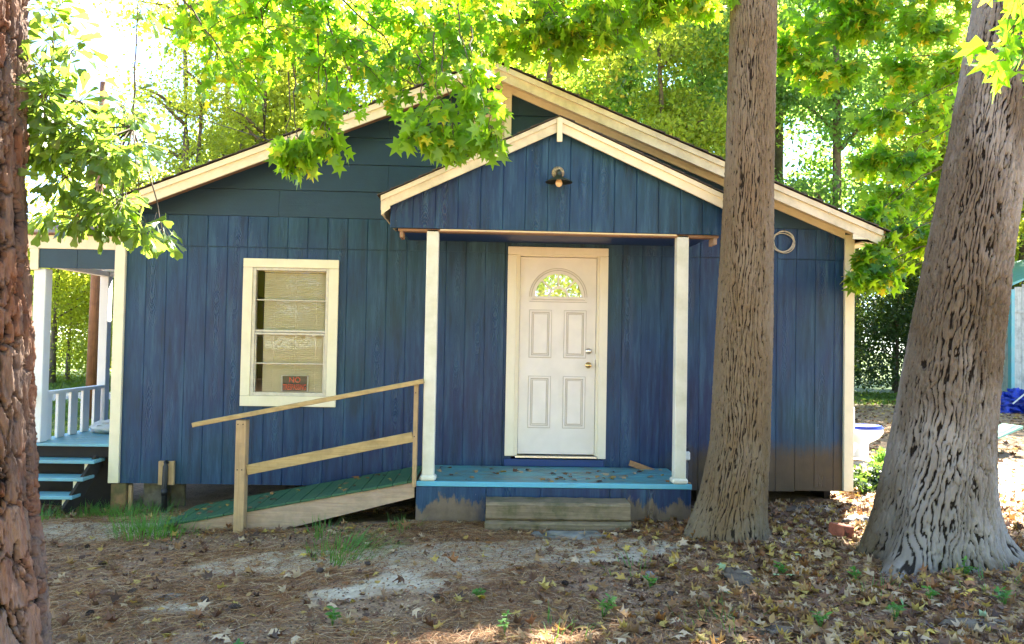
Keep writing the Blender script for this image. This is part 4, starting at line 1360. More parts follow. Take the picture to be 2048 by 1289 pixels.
# ---- foliage of the middle tree: boughs reaching left over the porch and roof
fo = Foliage()
T0 = (5.98, -1.4, 5.9)
limbA = [T0, (5.2, -1.7, 6.0), (4.2, -1.9, 5.75), (3.2, -2.0, 5.2), (2.2, -2.1, 4.7), (1.2, -2.1, 4.5)]
limbB = [T0, (5.4, -1.3, 5.9), (4.7, -1.2, 5.5), (4.0, -1.2, 5.2)]
fo.branch(limbA, .06, .012, 8); fo.branch(limbB, .06, .012, 8)
A = lambda i: limbA[i]
dense = [((400, 40), (.55, .4, .3)), ((520, 60), (.5, .4, .35)), ((640, 60), (.5, .4, .38)), ((760, 60), (.5, .4, .38)), ((880, 80), (.45, .4, .38)),
         ((470, 150), (.45, .4, .25)), ((590, 160), (.4, .35, .28)), ((700, 150), (.4, .35, .28)), ((830, 170), (.42, .35, .25)), ((890, 150), (.22, .3, .2)),
         ((690, 215), (.22, .2, .12)), ((560, -20), (.6, .4, .3)), ((800, -20), (.6, .4, .3)), ((960, 10), (.4, .4, .2))]
for (px, py), rad in dense:
    c = xyz(px, py, -2.1 + rng.uniform(-.35, .35))
    j = int(np.argmin([np.linalg.norm(np.array(q) - c) for q in limbA]))
    fo.cluster(limbA[j], c, rad, int(14 * rad[0] / .45), 14, .100, .010, hang=.9)
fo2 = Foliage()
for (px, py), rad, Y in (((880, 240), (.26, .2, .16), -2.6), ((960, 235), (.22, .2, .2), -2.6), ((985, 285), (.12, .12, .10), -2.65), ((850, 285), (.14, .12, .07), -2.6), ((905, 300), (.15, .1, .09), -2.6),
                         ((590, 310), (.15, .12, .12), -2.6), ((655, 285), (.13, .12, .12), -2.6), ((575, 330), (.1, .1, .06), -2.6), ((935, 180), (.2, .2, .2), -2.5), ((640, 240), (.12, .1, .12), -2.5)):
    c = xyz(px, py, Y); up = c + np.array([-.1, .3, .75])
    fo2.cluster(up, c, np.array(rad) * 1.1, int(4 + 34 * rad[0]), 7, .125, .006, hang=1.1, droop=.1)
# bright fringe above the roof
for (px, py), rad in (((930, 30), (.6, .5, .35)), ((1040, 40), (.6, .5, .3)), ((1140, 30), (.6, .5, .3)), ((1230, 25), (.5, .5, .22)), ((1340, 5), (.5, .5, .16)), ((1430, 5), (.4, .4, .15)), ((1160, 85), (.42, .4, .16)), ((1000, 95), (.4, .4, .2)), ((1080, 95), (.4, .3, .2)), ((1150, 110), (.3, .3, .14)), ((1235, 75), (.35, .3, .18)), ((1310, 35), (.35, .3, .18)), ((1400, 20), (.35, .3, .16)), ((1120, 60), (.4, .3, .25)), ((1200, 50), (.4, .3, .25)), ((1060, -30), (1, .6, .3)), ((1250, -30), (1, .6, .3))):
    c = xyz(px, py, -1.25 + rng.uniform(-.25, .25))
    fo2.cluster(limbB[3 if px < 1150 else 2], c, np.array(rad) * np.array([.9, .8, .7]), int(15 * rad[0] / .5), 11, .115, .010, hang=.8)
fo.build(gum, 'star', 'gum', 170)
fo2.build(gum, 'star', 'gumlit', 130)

# crowns above the frame
def crown(parent, c, rad, n, size, mat, seed, nclump=60, kind='rhomb', sig=.45, name='crown', shell=.5, lo=-1, origin=None):
    rs = np.random.RandomState(seed)
    d = norm(rs.normal(0, 1, (nclump, 3))); d[:, 2] = np.maximum(d[:, 2], lo)
    cc = np.array(c) + d * np.array(rad) * (shell + (1 - shell) * rs.rand(nclump, 1))
    w = rs.rand(nclump) + .3; w /= w.sum()
    idx = rs.choice(nclump, n, p=w)
    sg = sig * (0.5 + rs.rand(nclump))
    P = cc[idx] + rs.normal(0, 1, (n, 3)) * sg[idx][:, None] * np.array([1, 1, .6])
    D = norm(rs.normal(0, 1, (n, 3)) + np.array([0, 0, -.5]))
    N = norm(rs.normal(0, .8, (n, 3)) + np.array([0, 0, .8]))
    return ob(name, leaves(P, D, N, size * rs.uniform(.6, 1.3, n), kind), mat, parent, kind='stuff', origin=origin)


crown(gum, (5.0, 4.8, 10.6), (4.3, 1.1, 1.2), 15000, .20, 'gum', 3, 60, name='upper_shade_crown', sig=.45)  # unseen slab of leaves, shaped and shifted back to shade the front yard
ob('upper_trunk', MB().tube([(5.98, -1.4, 4.86), (6.0, -1.38, 6.35), (6.0, -.6, 8), (5.6, 2.6, 11)], [.19, .175, .13, .05], 14), 'barkfar', gum, smooth=True)
crown(big, (12.2, 4.4, 10.6), (3.4, 1.3, 1.4), 11000, .20, 'gum', 13, 80, name='upper_shade_crown', sig=.5)  # also out of view, set over the right side to keep sun off the ground
ob('upper_trunk', MB().tube([(7.81, -2.1, 4.77), (8.10, -2.1, 6.5), (9.2, -.2, 9), (11.5, 3.5, 11.5)], [.255, .24, .18, .06], 14), 'barkfar', big, smooth=True)
crown(pine, (1.2, -3.5, 13.2), (2.6, 2.8, 1.8), 5000, .22, 'shrub', 6, 40, name='upper_shade_crown', sig=.5)

# ---- foliage of the leaning tree: right cluster behind it, big near leaves at the corner
fo = Foliage()
T1 = (7.95, -2.0, 5.6)
limbC = [T1, (8.3, -.6, 6.0), (7.9, .6, 6.3), (7.2, 1.2, 6.6)]
limbD = [T1, (7.2, -3.4, 4.9), (6.4, -4.5, 4.0)]
fo.branch(limbC, .05, .014, 8); fo.branch(limbD, .03, .007, 6)
for (px, py), rad, Y in (((1640, 60), (.5, .5, .35), 1.2), ((1740, 50), (.5, .5, .35), 1.0), ((1840, 60), (.5, .5, .4), .8), ((1600, 120), (.4, .4, .22), 1.1), ((1660, 150), (.42, .4, .25), 1.0), ((1900, 150), (.4, .4, .4), .6),
                         ((1800, 160), (.3, .4, .25), .8), ((1560, 95), (.25, .3, .16), 1.1), ((1860, 240), (.35, .4, .35), .5), ((1760, 255), (.3, .3, .2), .6), ((1800, 330), (.32, .3, .25), .3), ((1730, 320), (.2, .3, .16), .4),
                         ((1850, 400), (.28, .3, .28), .2), ((1770, 400), (.22, .25, .2), .1), ((1740, 440), (.16, .2, .12), -.1), ((1790, 480), (.22, .2, .16), -.2), ((1740, 520), (.18, .15, .12), -.4), ((1780, 560), (.18, .15, .10), -.4), ((1720, 565), (.12, .1, .08), -.45),
                         ((1850, 480), (.2, .2, .15), -.2), ((1700, -20), (.9, .6, .3), 1), ((1900, -20), (.9, .6, .3), .7)):
    c = xyz(px, py, Y)
    fo.cluster(c + np.array([.9 + rng.uniform(-.3, .4), rng.uniform(-.2, .3), .35 + rng.uniform(-.1, .3)]), c, rad, int(4 + 30 * rad[0]), 12, .145, .007, hang=.9)
for (px, py), rad, Y in (((2000, 30), (.12, .2, .10), -4.9), ((2020, 90), (.12, .2, .10), -4.9), ((2040, 140), (.08, .1, .10), -4.9), ((2060, 60), (.15, .2, .15), -4.8)):
    c = xyz(px, py, Y)
    fo.cluster(limbD[2], c, rad, 4, 4, .115, .004, hang=.9, droop=.1)
fo.build(big, 'star', 'gum', 300)

# ---- oak on the left, trunk outside the frame
oak = thing('oak_tree', (-.35, -4.7, .05), 'oak bough with dark spoon shaped leaves hanging before the left porch', 'tree')
po = [(-.05, -.35, -4.7, .24), (.4, -.35, -4.7, .18), (3, -.3, -4.6, .14), (6, -.2, -4.5, .08)]
add_trunk('trunk', oak, po, 60, .04, furrow(20, 6, .012, 12), 5.8, 'barkgum')
fo = Foliage()
limbE = [(-.28, -4.6, 3.6), (.5, -4.5, 3.35), (1.1, -4.3, 3.15), (1.6, -4.1, 2.95), (1.95, -4.0, 2.8)]
fo.branch(limbE, .035, .008, 8)
for (px, py), rad, nt_ in (((95, 175), (.10, .2, .14), 10), ((100, 255), (.13, .2, .14), 16), ((150, 265), (.12, .2, .12), 14), ((110, 320), (.12, .2, .08), 12), ((190, 300), (.12, .2, .10), 12), ((220, 330), (.07, .1, .05), 5),
                           ((80, 130), (.08, .1, .1), 5), ((85, 210), (.1, .1, .1), 8), ((60, 290), (.1, .1, .12), 8), ((160, 210), (.08, .1, .08), 5),
                           ((110, 375), (.06, .1, .05), 4), ((180, 400), (.08, .1, .05), 6), ((170, 450), (.10, .1, .04), 7), ((225, 445), (.10, .1, .05), 8), ((240, 420), (.10, .1, .04), 6), ((285, 465), (.08, .1, .03), 4), ((330, 480), (.06, .1, .03), 4), ((100, 440), (.05, .1, .04), 4),
                           ((110, 20), (.1, .2, .05), 5), ((110, 80), (.09, .1, .05), 3), ((150, 95), (.06, .1, .04), 3), ((240, 210), (.1, .1, .07), 4), ((270, 235), (.07, .1, .05), 3), ((275, 10), (.05, .1, .03), 2), ((270, 290), (.05, .1, .05), 2)):
    c = xyz(px, py, -4.15 + rng.uniform(-.15, .15))
    j = int(np.argmin([np.linalg.norm(np.array(q) - c) for q in limbE]))
    fo.cluster(limbE[j], c, rad, int(nt_ * 1.9), 6, .105, .005, hang=.5, spread=.035, r0=.0022, droop=.1)
fo.build(oak, 'spat', 'oak', 300)
crown(oak, (-1.4, -3.2, 6.4), (2.6, 2.6, 1.6), 7000, .16, 'oak', 9, 50, name='upper_shade_crown', sig=.4)

# ---- woodland behind: six kinds of tree, copied
def limb_set(h, seed, n=9, sp=2.0):
    rs = np.random.RandomState(seed); mb = MB()
    lean = rs.uniform(-.5, .5, 2)
    pts = [(lean[0] * t * t, lean[1] * t * t, h * t) for t in np.linspace(0, 1, 8)]
    r0 = .012 * h + .03
    mb.tube(pts, list(np.linspace(r0, .03, 8)), 9)
    tips = []
    for i in range(n):
        t = rs.uniform(.3, .95); a = rs.uniform(0, 6.28); L = sp * rs.uniform(.6, 1.1) * (1.15 - t * .6)
        p = np.array([lean[0] * t * t, lean[1] * t * t, h * t]); q = p + np.array([math.cos(a) * L, math.sin(a) * L, L * rs.uniform(.25, .7)])
        m1 = (p + q) / 2 + np.array([0, 0, .15 * L]) + rs.normal(0, .08, 3)
        mb.tube([tuple(p), tuple(m1), tuple(q)], [r0 * .35, r0 * .22, .012], 5); tips.append(q); tips.append(m1)
    return mb, np.array(tips)


def make_tree(name, loc, h, seed, nl, size, mat, label, sp=2.0, low=.25, sig=.5, n=12, group='trees in the wood behind the house'):
    t = thing(name, (0, 0, 0), label, 'tree', group)
    mb, tips = limb_set(h, seed, n, sp)
    ob('trunk', mb, 'barkfar', t, smooth=True, origin=(0, 0, 0))
    rs = np.random.RandomState(seed + 50)
    extra = np.stack([rs.normal(0, sp * .55, 26), rs.normal(0, sp * .55, 26), h * rs.uniform(low, 1.02, 26)], 1)
    cc = np.concatenate([tips, extra]); k_ = len(cc)
    idx = rs.randint(0, k_, nl); sg = sig * (.45 + rs.rand(k_))
    P = cc[idx] + rs.normal(0, 1, (nl, 3)) * sg[idx][:, None] * np.array([1, 1, .7])
    P = P[P[:, 2] > .3]; nl = len(P)
    D = norm(rs.normal(0, 1, (nl, 3)) + np.array([0, 0, -.4])); N = norm(rs.normal(0, .9, (nl, 3)) + np.array([0, 0, .6]))
    ob('crown', leaves(P, D, N, size * rs.uniform(.55, 1.35, nl), 'rhomb'), mat, t, kind='stuff', origin=(0, 0, 0))
    return t


def plant_copy(src, loc, rz, sc, label, group):
    o = bpy.data.objects.new(src.name.split('.')[0], None); COL.objects.link(o); o.empty_display_size = .2
    o.location = loc; o.rotation_euler = (0, 0, rz); o.scale = (sc, sc, sc)
    o['label'] = label; o['category'] = src['category']; o['group'] = group
    for ch in src.children:
        c = ch.copy(); COL.objects.link(c); c.parent = o
    return o


KT = [make_tree('broadleaf_tree', 0, 13, 1, 24000, .14, 'far', 'tall mid green tree in the wood behind the house', 2.3),
      make_tree('broadleaf_tree', 0, 12, 2, 21000, .13, 'fary', 'yellow green tree in the wood behind the house', 2.1),
      make_tree('broadleaf_tree', 0, 15, 3, 25000, .14, 'farb', 'tall blue green tree in the wood behind the house', 2.2),
      make_tree('slender_tree', 0, 12, 4, 7000, .12, 'fary', 'thin open tree with sky showing through it', 2.1, .25, .45, 14),
      make_tree('understory_shrub', 0, 3.6, 5, 11000, .10, 'shrub', 'dark evergreen shrub at the wood edge', 1.3, .05, .5, 10),
      make_tree('understory_tree', 0, 6.0, 6, 12000, .11, 'fary', 'sunlit yellow green small tree at the wood edge', 1.7, .05, .5, 10)]
adj = ['tall', 'bushy', 'slim', 'full', 'ragged']
spots = []
rs = np.random.RandomState(77)
# kind, x, y
for x in np.arange(5.5, 31, 2.9): spots.append((rs.choice([0, 1, 2]), x + rs.uniform(-.7, .7), 13.5 + rs.uniform(-1, 2), rs.uniform(.85, 1.1)))
for x in np.arange(1.5, 40, 3.4): spots.append((rs.choice([0, 1, 2, 2]), x + rs.uniform(-1, 1), 19.5 + rs.uniform(-1.5, 2.5), rs.uniform(1.0, 1.3)))
for x in np.arange(0, 50, 4.6): spots.append((rs.choice([0, 2]), x + rs.uniform(-1, 1), 28 + rs.uniform(-2, 3), rs.uniform(1.2, 1.5)))
spots += [(3, -4.2, 12, .95), (3, -3.2, 13.5, 1.0), (3, -2.3, 12.3, .9), (3, -5.0, 17, 1.1), (0, -3.6, 19, 1.0), (3, -6.5, 14, .55), (5, -8, 17, 1.1), (5, -9.8, 16, 1.0), (3, -6.3, 19, .7), (3, -3.8, 11.2, .7), (1, -1.8, 23, .8), (0, .6, 24, 1.0), (3, 2.2, 12.2, 1.0), (3, -.2, 11.5, .85), (3, -2.2, 14.5, .9), (1, 2.6, 22, 1.1), (3, -3.4, 16, .8), (3, -1.2, 13.5, 1.05), (3, 1.2, 15.5, 1.15), (3, -2.6, 17.5, .95), (3, 3.4, 13.2, 1.0), (3, .4, 20, 1.2), (0, 3.8, 17.5, .85), (3, -4.4, 21, .9)]
for x in np.arange(-34, -2, 3.0): spots.append((rs.choice([5, 1, 5]), x + rs.uniform(-1, 1), 24 + rs.uniform(-2, 4), rs.uniform(.7, 1.0) if True else 1))
for x in np.arange(-30, 2, 3.6): spots.append((rs.choice([5, 4]), x + rs.uniform(-1, 1), 20 + rs.uniform(-1, 1), rs.uniform(.7, .95)))
for x in np.arange(-24, -4, 1.7): spots.append((5, x + rs.uniform(-.6, .6), 18.0 + rs.uniform(-.8, 1.2), rs.uniform(.75, 1.05)))
for x in np.arange(9.5, 30, 1.9): spots.append((4, x + rs.uniform(-.5, .5), 15.2 + .12 * (x - 10) + rs.uniform(-.6, .8), rs.uniform(.8, 1.2)))
for x in np.arange(10, 30, 2.6): spots.append((5, x + rs.uniform(-.5, .5), 17.6 + rs.uniform(-.6, .8), rs.uniform(.7, 1.0)))
used = set()


def where(x, y):
    v = Vector((x, y, 4)) - _m.translation; px = 1024 + 1500 * v.dot(_r2) / max(v.dot(_f), .1)
    row = 'front row' if y < 16.5 else 'middle row' if y < 23 else 'back row'
    for lim, w_ in ((0, 'beyond the left edge of the yard'), (150, 'just right of the pine trunk'), (240, 'seen past the side porch'), (420, 'over the low left eave'), (640, 'over the left roof slope'), (900, 'left of the roof ridge'), (1120, 'right of the roof ridge'), (1300, 'over the porch gable'),
                    (1460, 'just left of the middle trunk'), (1600, 'just right of the middle trunk'), (1720, 'over the right eave'), (1900, 'between eave and leaning trunk'), (2050, 'behind the leaning trunk'), (9e9, 'beyond the shed')):
        if px < lim: return row, w_

short = {0: 'mid green tree', 1: 'yellow green tree', 2: 'blue green tree', 3: 'thin open tree', 4: 'dark evergreen shrub', 5: 'small sunlit tree'}
grp = {0: 'mid green woodland trees', 1: 'yellow green woodland trees', 2: 'blue green woodland trees', 3: 'thin trees behind the left roof', 4: 'dark shrubs at the wood edge', 5: 'small sunlit trees'}
for kd, x, y, sc in spots:
    z = float(gh(x, y)); rz_ = rs.uniform(0, 6.28)
    row, w_ = where(x, y); lb = short[kd] + ' in the ' + row + ', ' + w_
    if kd not in used:
        o = KT[kd]; used.add(kd); o.location = (x, y, z); o.rotation_euler = (0, 0, rz_); o.scale = (sc,) * 3
        o['label'] = lb; o['group'] = grp[kd]
    else:
        plant_copy(KT[kd], (x, y, z), rz_, sc, lb, grp[kd])
# trees across the yard behind the photographer, mirrored in the panes
for i, (x, y, sc, kd) in enumerate([(x_, -22 - (j_ % 3) * 2.5, .95, (1, 0, 1, 2)[j_ % 4]) for j_, x_ in enumerate(range(-22, 28, 4))] + [(x_, -18.5 - (j_ % 2), .85, 5) for j_, x_ in enumerate(range(-20, 26, 3))]):
    plant_copy(KT[kd], (x, y, 0), i * 1.1, sc, 'tree across the yard, seen only as a reflection in the panes', 'trees across the yard')

# utility pole and wire
pole = thing('utility_pole', (-3.63, 6.44, .15), 'brown wooden utility pole beyond the side porch', 'pole')
ob('pole', MB().tube([(-3.63, 6.44, -.3), (-3.60, 6.44, 3), (-3.565, 6.44, 6.5)], [.105, .095, .08], 16), 'pole', pole, smooth=True)
w = [(-3.56 + 10 * t, 6.4 + 1.0 * t, 6.42 - 2.3 * t - .8 * t * (1 - t)) for t in np.linspace(0, 1, 16)]
ob('overhead_wire', MB().tube(w, .008, 5), 'black', None, 'thin black wire sloping from the pole over the roof', 'wire')

# ------------------------------------------------------------------ things on the right
toilet = thing('toilet', (9.05, 2.9, .25), 'white toilet with a blue lid abandoned beside the house', 'toilet')
tc_ = Matrix.Translation((9.05, 2.9, .22))


def oval(mb, c, prof, n=28, ex=1.35):
    vs = [(c[0] + ox + r_ * ex * math.cos(2 * math.pi * k / n), c[1] + r_ * math.sin(2 * math.pi * k / n), c[2] + h) for r_, h, ox in prof for k in range(n)]
    fs = [(i * n + k, i * n + (k + 1) % n, (i + 1) * n + (k + 1) % n, (i + 1) * n + k) for i in range(len(prof) - 1) for k in range(n)]
    mb.add(vs, fs); return mb


ob('bowl', oval(MB(), (9.17, 2.9, .22), [(.10, .0, -.1), (.105, .05, -.1), (.085, .14, -.1), (.10, .20, -.07), (.16, .27, -.02), (.185, .34, 0), (.19, .385, 0), (.185, .40, 0), (.13, .40, 0), (.10, .30, 0), (0, .26, 0)]), 'china', toilet, smooth=True)
ob('seat', oval(MB(), (9.17, 2.9, .22), [(.10, .402, 0), (.19, .402, 0), (.195, .412, 0), (.19, .425, 0), (0, .427, 0)]), 'lidblue', toilet, smooth=True)
ob('lid', oval(MB(), (9.15, 2.9, .245), [(.185, .404, 0), (.19, .412, 0), (.18, .424, 0), (0, .43, 0)]), 'lidblue', toilet, smooth=True)
ob('tank', MB().box(8.72, 8.92, 2.68, 3.12, .58, .95, .02), 'china', toilet)
ob('pedestal', MB().box(8.82, 9.20, 2.82, 2.98, .21, .45, .03), 'china', toilet)
blob('rubble_pile', (9.35, 4.2, .42), (.38, .3, .24), 'stone', None, 6, .4, 5, label='low pile of pale rubble behind the toilet', cat='rubble')

tp = thing('tarp_heap', (15.9, 9.9, .25), 'heap of crumpled blue and dark green tarps before the shed', 'tarp')
for nm, c, r_, mt, sd_ in (('blue_tarp', (16.0, 9.9, .42), (.50, .45, .28), 'tarp', 4), ('blue_tarp', (16.35, 9.7, .60), (.40, .4, .24), 'tarp', 9), ('green_tarp', (16.9, 9.4, .5), (.5, .5, .42), 'tarpg', 12)):
    blob(nm, c, r_, mt, tp, sd_, .55, 6, 44, 26, smooth=False)
ob('shovel_handle', MB().tube([(15.9, 9.3, .55), (16.8, 9.2, 1.35)], .018, 8), 'signwht', None, 'pale tool handle leaning out of the tarp heap', 'tool handle')
mb = MB(); mb.add([(10.95, 3.3, .27), (12.0, 3.6, .62), (12.1, 4.2, .60), (11.2, 3.9, .25), (10.95, 3.3, .25), (12.0, 3.6, .58), (12.1, 4.2, .56), (11.2, 3.9, .22)], [(0, 1, 2, 3), (7, 6, 5, 4), (0, 4, 5, 1), (1, 5, 6, 2), (2, 6, 7, 3), (3, 7, 4, 0)])
ob('plastic_sheet', mb, 'tealpl', None, 'teal plastic panel poking in at the right edge of the path', 'panel')

shed = thing('shed', (18.6, 12.5, .3), 'weathered grey green plank shed with teal corner trim at the right', 'shed')
sx0 = 17.04
for i in range(16):
    a = sx0 + .1 + i * .20
    zt = 3.38 + .55 * min(1, (a - sx0) / 1.6)
    ob('plank', MB().box(a, a + .19, 10.98 + (i % 2) * .006, 11.01 + (i % 2) * .006, .2, min(zt, 4.0), .005), 'shedw', shed)
ob('corner_trim', MB().box(sx0, sx0 + .09, 10.95, 11.08, .2, 3.35, .004), 'shedt', shed)
ob('rail', MB().box(sx0, 19.9, 10.955, 10.975, 2.75, 2.83, .003), 'shedw', shed)
ob('side_wall', MB().box(sx0 + .02, sx0 + .06, 11.1, 14, .2, 3.3, .003), 'shedw', shed)
ob('roof', MB().beam((sx0 - .15, 12.5, 3.42), (sx0 + 1.9, 12.5, 4.35), 3.3, .06), 'tealpl', shed)

# low shrubs beside the toilet and in the yard
def shrub(name, c, rad, n, size, mat, seed, label, cat, kind='ovate', group=None):
    t = thing(name, (c[0], c[1], c[2]), label, cat, group)
    rs = np.random.RandomState(seed)
    st = MB(); P = []; 
    for i in range(14):
        a = rs.uniform(0, 6.28); q = np.array(c) + np.array([math.cos(a) * rad[0] * rs.uniform(.3, 1), math.sin(a) * rad[1] * rs.uniform(.3, 1), rad[2] * rs.uniform(.6, 1.2)])
        st.tube([tuple(c), tuple((np.array(c) + q) / 2 + np.array([0, 0, .05])), tuple(q)], [.006, .004, .002], 4, False)
        tt = rs.uniform(.3, 1.05, n // 14)[:, None]
        P.append(np.array(c) * (1 - tt) + q * tt + rs.normal(0, .06, (n // 14, 3)) * np.array(rad) * 1.6)
    P = np.concatenate(P); P[:, 2] = np.maximum(P[:, 2], c[2] + .02); m = len(P)
    D = norm(rs.normal(0, 1, (m, 3)) + np.array([0, 0, .5])); N = norm(rs.normal(0, .8, (m, 3)) + np.array([0, 0, .7]))
    ob('stem', st, 'twig', t)
    ob('foliage', leaves(P, D, N, size * rs.uniform(.6, 1.3, m), kind), mat, t, kind='stuff')
    return t


shrub('low_shrub', (8.15, .6, .1), (.42, .4, .30), 2600, .06, 'shrub', 1, 'dark glossy shrub growing by the right corner board', 'shrub')
shrub('low_shrub', (8.75, 1.25, .12), (.45, .4, .34), 2600, .06, 'weed', 2, 'lighter green shrub in front of the toilet', 'shrub')

# ------------------------------------------------------------------ litter, weeds, cones
def scatter(n, x0, x1, y0, y1, seed, keep):
    rs = np.random.RandomState(seed)
    x = rs.uniform(x0, x1, n); y = rs.uniform(y0, y1, n)
    k_ = keep(x, y, rs.rand(n))
    x, y = x[k_], y[k_]
    return x, y, gh(x, y)


def clear(x, y):
    """outside the house and porch, off the ramp"""
    inside = ((x > -.02) & (x < 7.5) & (y > .05)) | ((x > 3.1) & (x < 5.61) & (y > -.95)) | ((x > .98) & (x < 3.1) & (y > -.93) & (y < -.18)) | ((x > 3.74) & (x < 5.0) & (y > -1.26) & (y < -.9))
    tr = (np.hypot(x - 5.8, y + 1.4) < .30) | (np.hypot(x - 7.15, y + 2.1) < .42)
    return ~(inside | tr)


def litmat(name, cols, rough=.7):
    k = NT(name)
    rp = k.n('ShaderNodeNewGeometry').outputs['Random Per Island']
    st = [(i / (len(cols)), c) for i, c in enumerate(cols)]
    x = k.ramp(rp, st); x.node.color_ramp.interpolation = 'CONSTANT'
    v = k.coord('World'); n_ = k.noise(v, 70, 4)
    k.base(k.mix(k.math('MULTIPLY', n_, .5), x, (.06, .035, .02))); k.rough(rough)
    tr = k.n('ShaderNodeBsdfTranslucent'); k.l(x, tr.inputs['Color'])
    ms = k.n('ShaderNodeMixShader'); ms.inputs[0].default_value = .2
    k.l(k.b.outputs[0], ms.inputs[1]); k.l(tr.outputs[0], ms.inputs[2]); k.l(ms.outputs[0], k.out.inputs['Surface'])
    return k.m


M['litter'] = litmat('dry leaf litter', [(.30, .15, .05), (.42, .25, .11), (.14, .06, .025), (.50, .34, .18), (.34, .14, .04), (.58, .42, .25), (.20, .09, .045), (.55, .36, .08), (.36, .22, .12), (.08, .04, .025), (.46, .27, .09), (.26, .15, .08), (.62, .46, .12), (.16, .08, .04)])
M['needle'] = litmat('pine straw', [(.44, .22, .085), (.32, .14, .055), (.55, .33, .15), (.20, .10, .05), (.68, .48, .28), (.38, .17, .06)])
M['chip'] = litmat('bark crumbs', [(.14, .08, .045), (.34, .20, .11), (.60, .44, .28), (.06, .035, .02), (.28, .12, .055), (.42, .19, .08)])


def right_dens(x, y): return .12 + .78 * sst(4.2, 6.2, x + .8 * (fbm(x * 1.5, y * 1.5, 9) - .5) + .35 * np.abs(y + 2.2))


def flat_leaves(name, n, x0, x1, y0, y1, seed, size, kind, mat, keep, lift=.012, tilt=.38, label=None, cat=None):
    x, y, z = scatter(n, x0, x1, y0, y1, seed, keep); m = len(x)
    rs = np.random.RandomState(seed + 1)
    a = rs.uniform(0, 6.28, m)
    D = np.stack([np.cos(a), np.sin(a), rs.normal(0, tilt * .6, m)], 1)
    N = np.stack([rs.normal(0, tilt, m), rs.normal(0, tilt, m), np.ones(m)], 1)
    flip = rs.rand(m) < .45; N[flip] *= -1
    s_ = size * rs.uniform(.45, 1.15, m)
    P = np.stack([x, y, z + lift * rs.uniform(.3, 1.6, m) + .10 * s_], 1)
    return ob(name, leaves(P, D, N, s_, kind), mat, None, label, cat, kind='stuff')


kp = lambda x, y, r: clear(x, y) & (r < right_dens(x, y) * (1 - .6 * sandmask(x, y)) * (.45 + 1.1 * fbm(x * 2.5, y * 2.5, 1)))
flat_leaves('leaf_litter', 24000, -1.5, 10.5, -5.2, .6, 1, .078, 'curl', 'litter', kp)
flat_leaves('leaf_litter', 20000, -1.5, 10.5, -5.2, .6, 21, .078, 'crumple', 'litter', kp, .014, .7)
flat_leaves('leaf_litter', 14000, -1.5, 10.5, -5.2, .6, 22, .070, 'ovate', 'litter', kp, .012, .5)
kp2 = lambda x, y, r: (r < .8) & ((x > 7.6))
flat_leaves('leaf_litter', 9000, 7.6, 20, .4, 13, 4, .11, 'curl', 'litter', kp2)
kp5 = lambda x, y, r: clear(x, y) & (r < (1 - .55 * sandmask(x, y)))
flat_leaves('small_litter', 90000, -1.5, 9.5, -4.9, .3, 5, .024, 'rhomb', 'chip', kp5, .006, .5)


def needles(name, n, seed, keep, x0=-1.5, x1=8.5, y0=-5, y1=.2, L=.16, w=.0011, mat='needle'):
    x, y, z = scatter(n, x0, x1, y0, y1, seed, keep); m = len(x); rs = np.random.RandomState(seed)
    a = rs.uniform(0, 6.28, m); ln = L * rs.uniform(.5, 1.2, m)
    bend = rs.normal(0, .35, m)
    V = []
    lift = rs.uniform(.004, .022, m)
    for t in (0, .5, 1):
        aa = a + bend * (t - .5) * 2
        cx = x + np.cos(a) * ln * (t - .5) - np.sin(a) * bend * ln * .5 * (t - .5) ** 2 * 2; cy = y + np.sin(a) * ln * (t - .5) + np.cos(a) * bend * ln * .5 * (t - .5) ** 2 * 2
        cz = gh(cx, cy) + lift + (.008 if t == .5 else 0)
        for sgn in (-1, 1):
            V.append(np.stack([cx - np.sin(aa) * w * sgn, cy + np.cos(aa) * w * sgn, cz + .0006 * sgn], 1))
    V = np.stack(V, 1).reshape(-1, 3)
    b_ = (np.arange(m) * 6)[:, None]
    F = np.concatenate([b_ + np.array([0, 2, 3, 1]), b_ + np.array([2, 4, 5, 3])])
    return ob(name, (V, F), mat, None, kind='stuff')


def left_dens(x, y): return (.35 + .65 * sst(6.5, 3.5, x)) * (1 - .55 * sandmask(x, y)) * sst(.32, .62, fbm(x * 1.3 + 4, y * 2.2, 3))


needles('pine_straw', 150000, 3, lambda x, y, r: clear(x, y) & (r < left_dens(x, y)))
# a few leaves on the porch deck, ramp and treads
rs = np.random.RandomState(9)
m = 90
x = np.where(rs.rand(m) < .5, rs.uniform(3.2, 5.55, m), rs.uniform(1.0, 3.05, m)); y = rs.uniform(-.92, -.2, m)
z = np.where(x > 3.12, .505, .075 + (x - .86) * rs_ + .014) + .004
a = rs.uniform(0, 6.28, m)
ob('leaf_litter', leaves(np.stack([x, y, z + .008], 1), np.stack([np.cos(a), np.sin(a), 0 * a], 1), np.stack([rs.normal(0, .4, m), rs.normal(0, .4, m), 1 + 0 * a], 1), rs.uniform(.03, .09, m), 'curl'), 'litter', None, kind='stuff')

# the single fallen leaves one can pick out
def leafobj_mat(nm, c): 
    k = NT(nm); k.base(k.mix(k.noise(k.coord('Object'), 5, 4), tuple(q * .6 for q in c), c)); k.rough(.6); return k.m


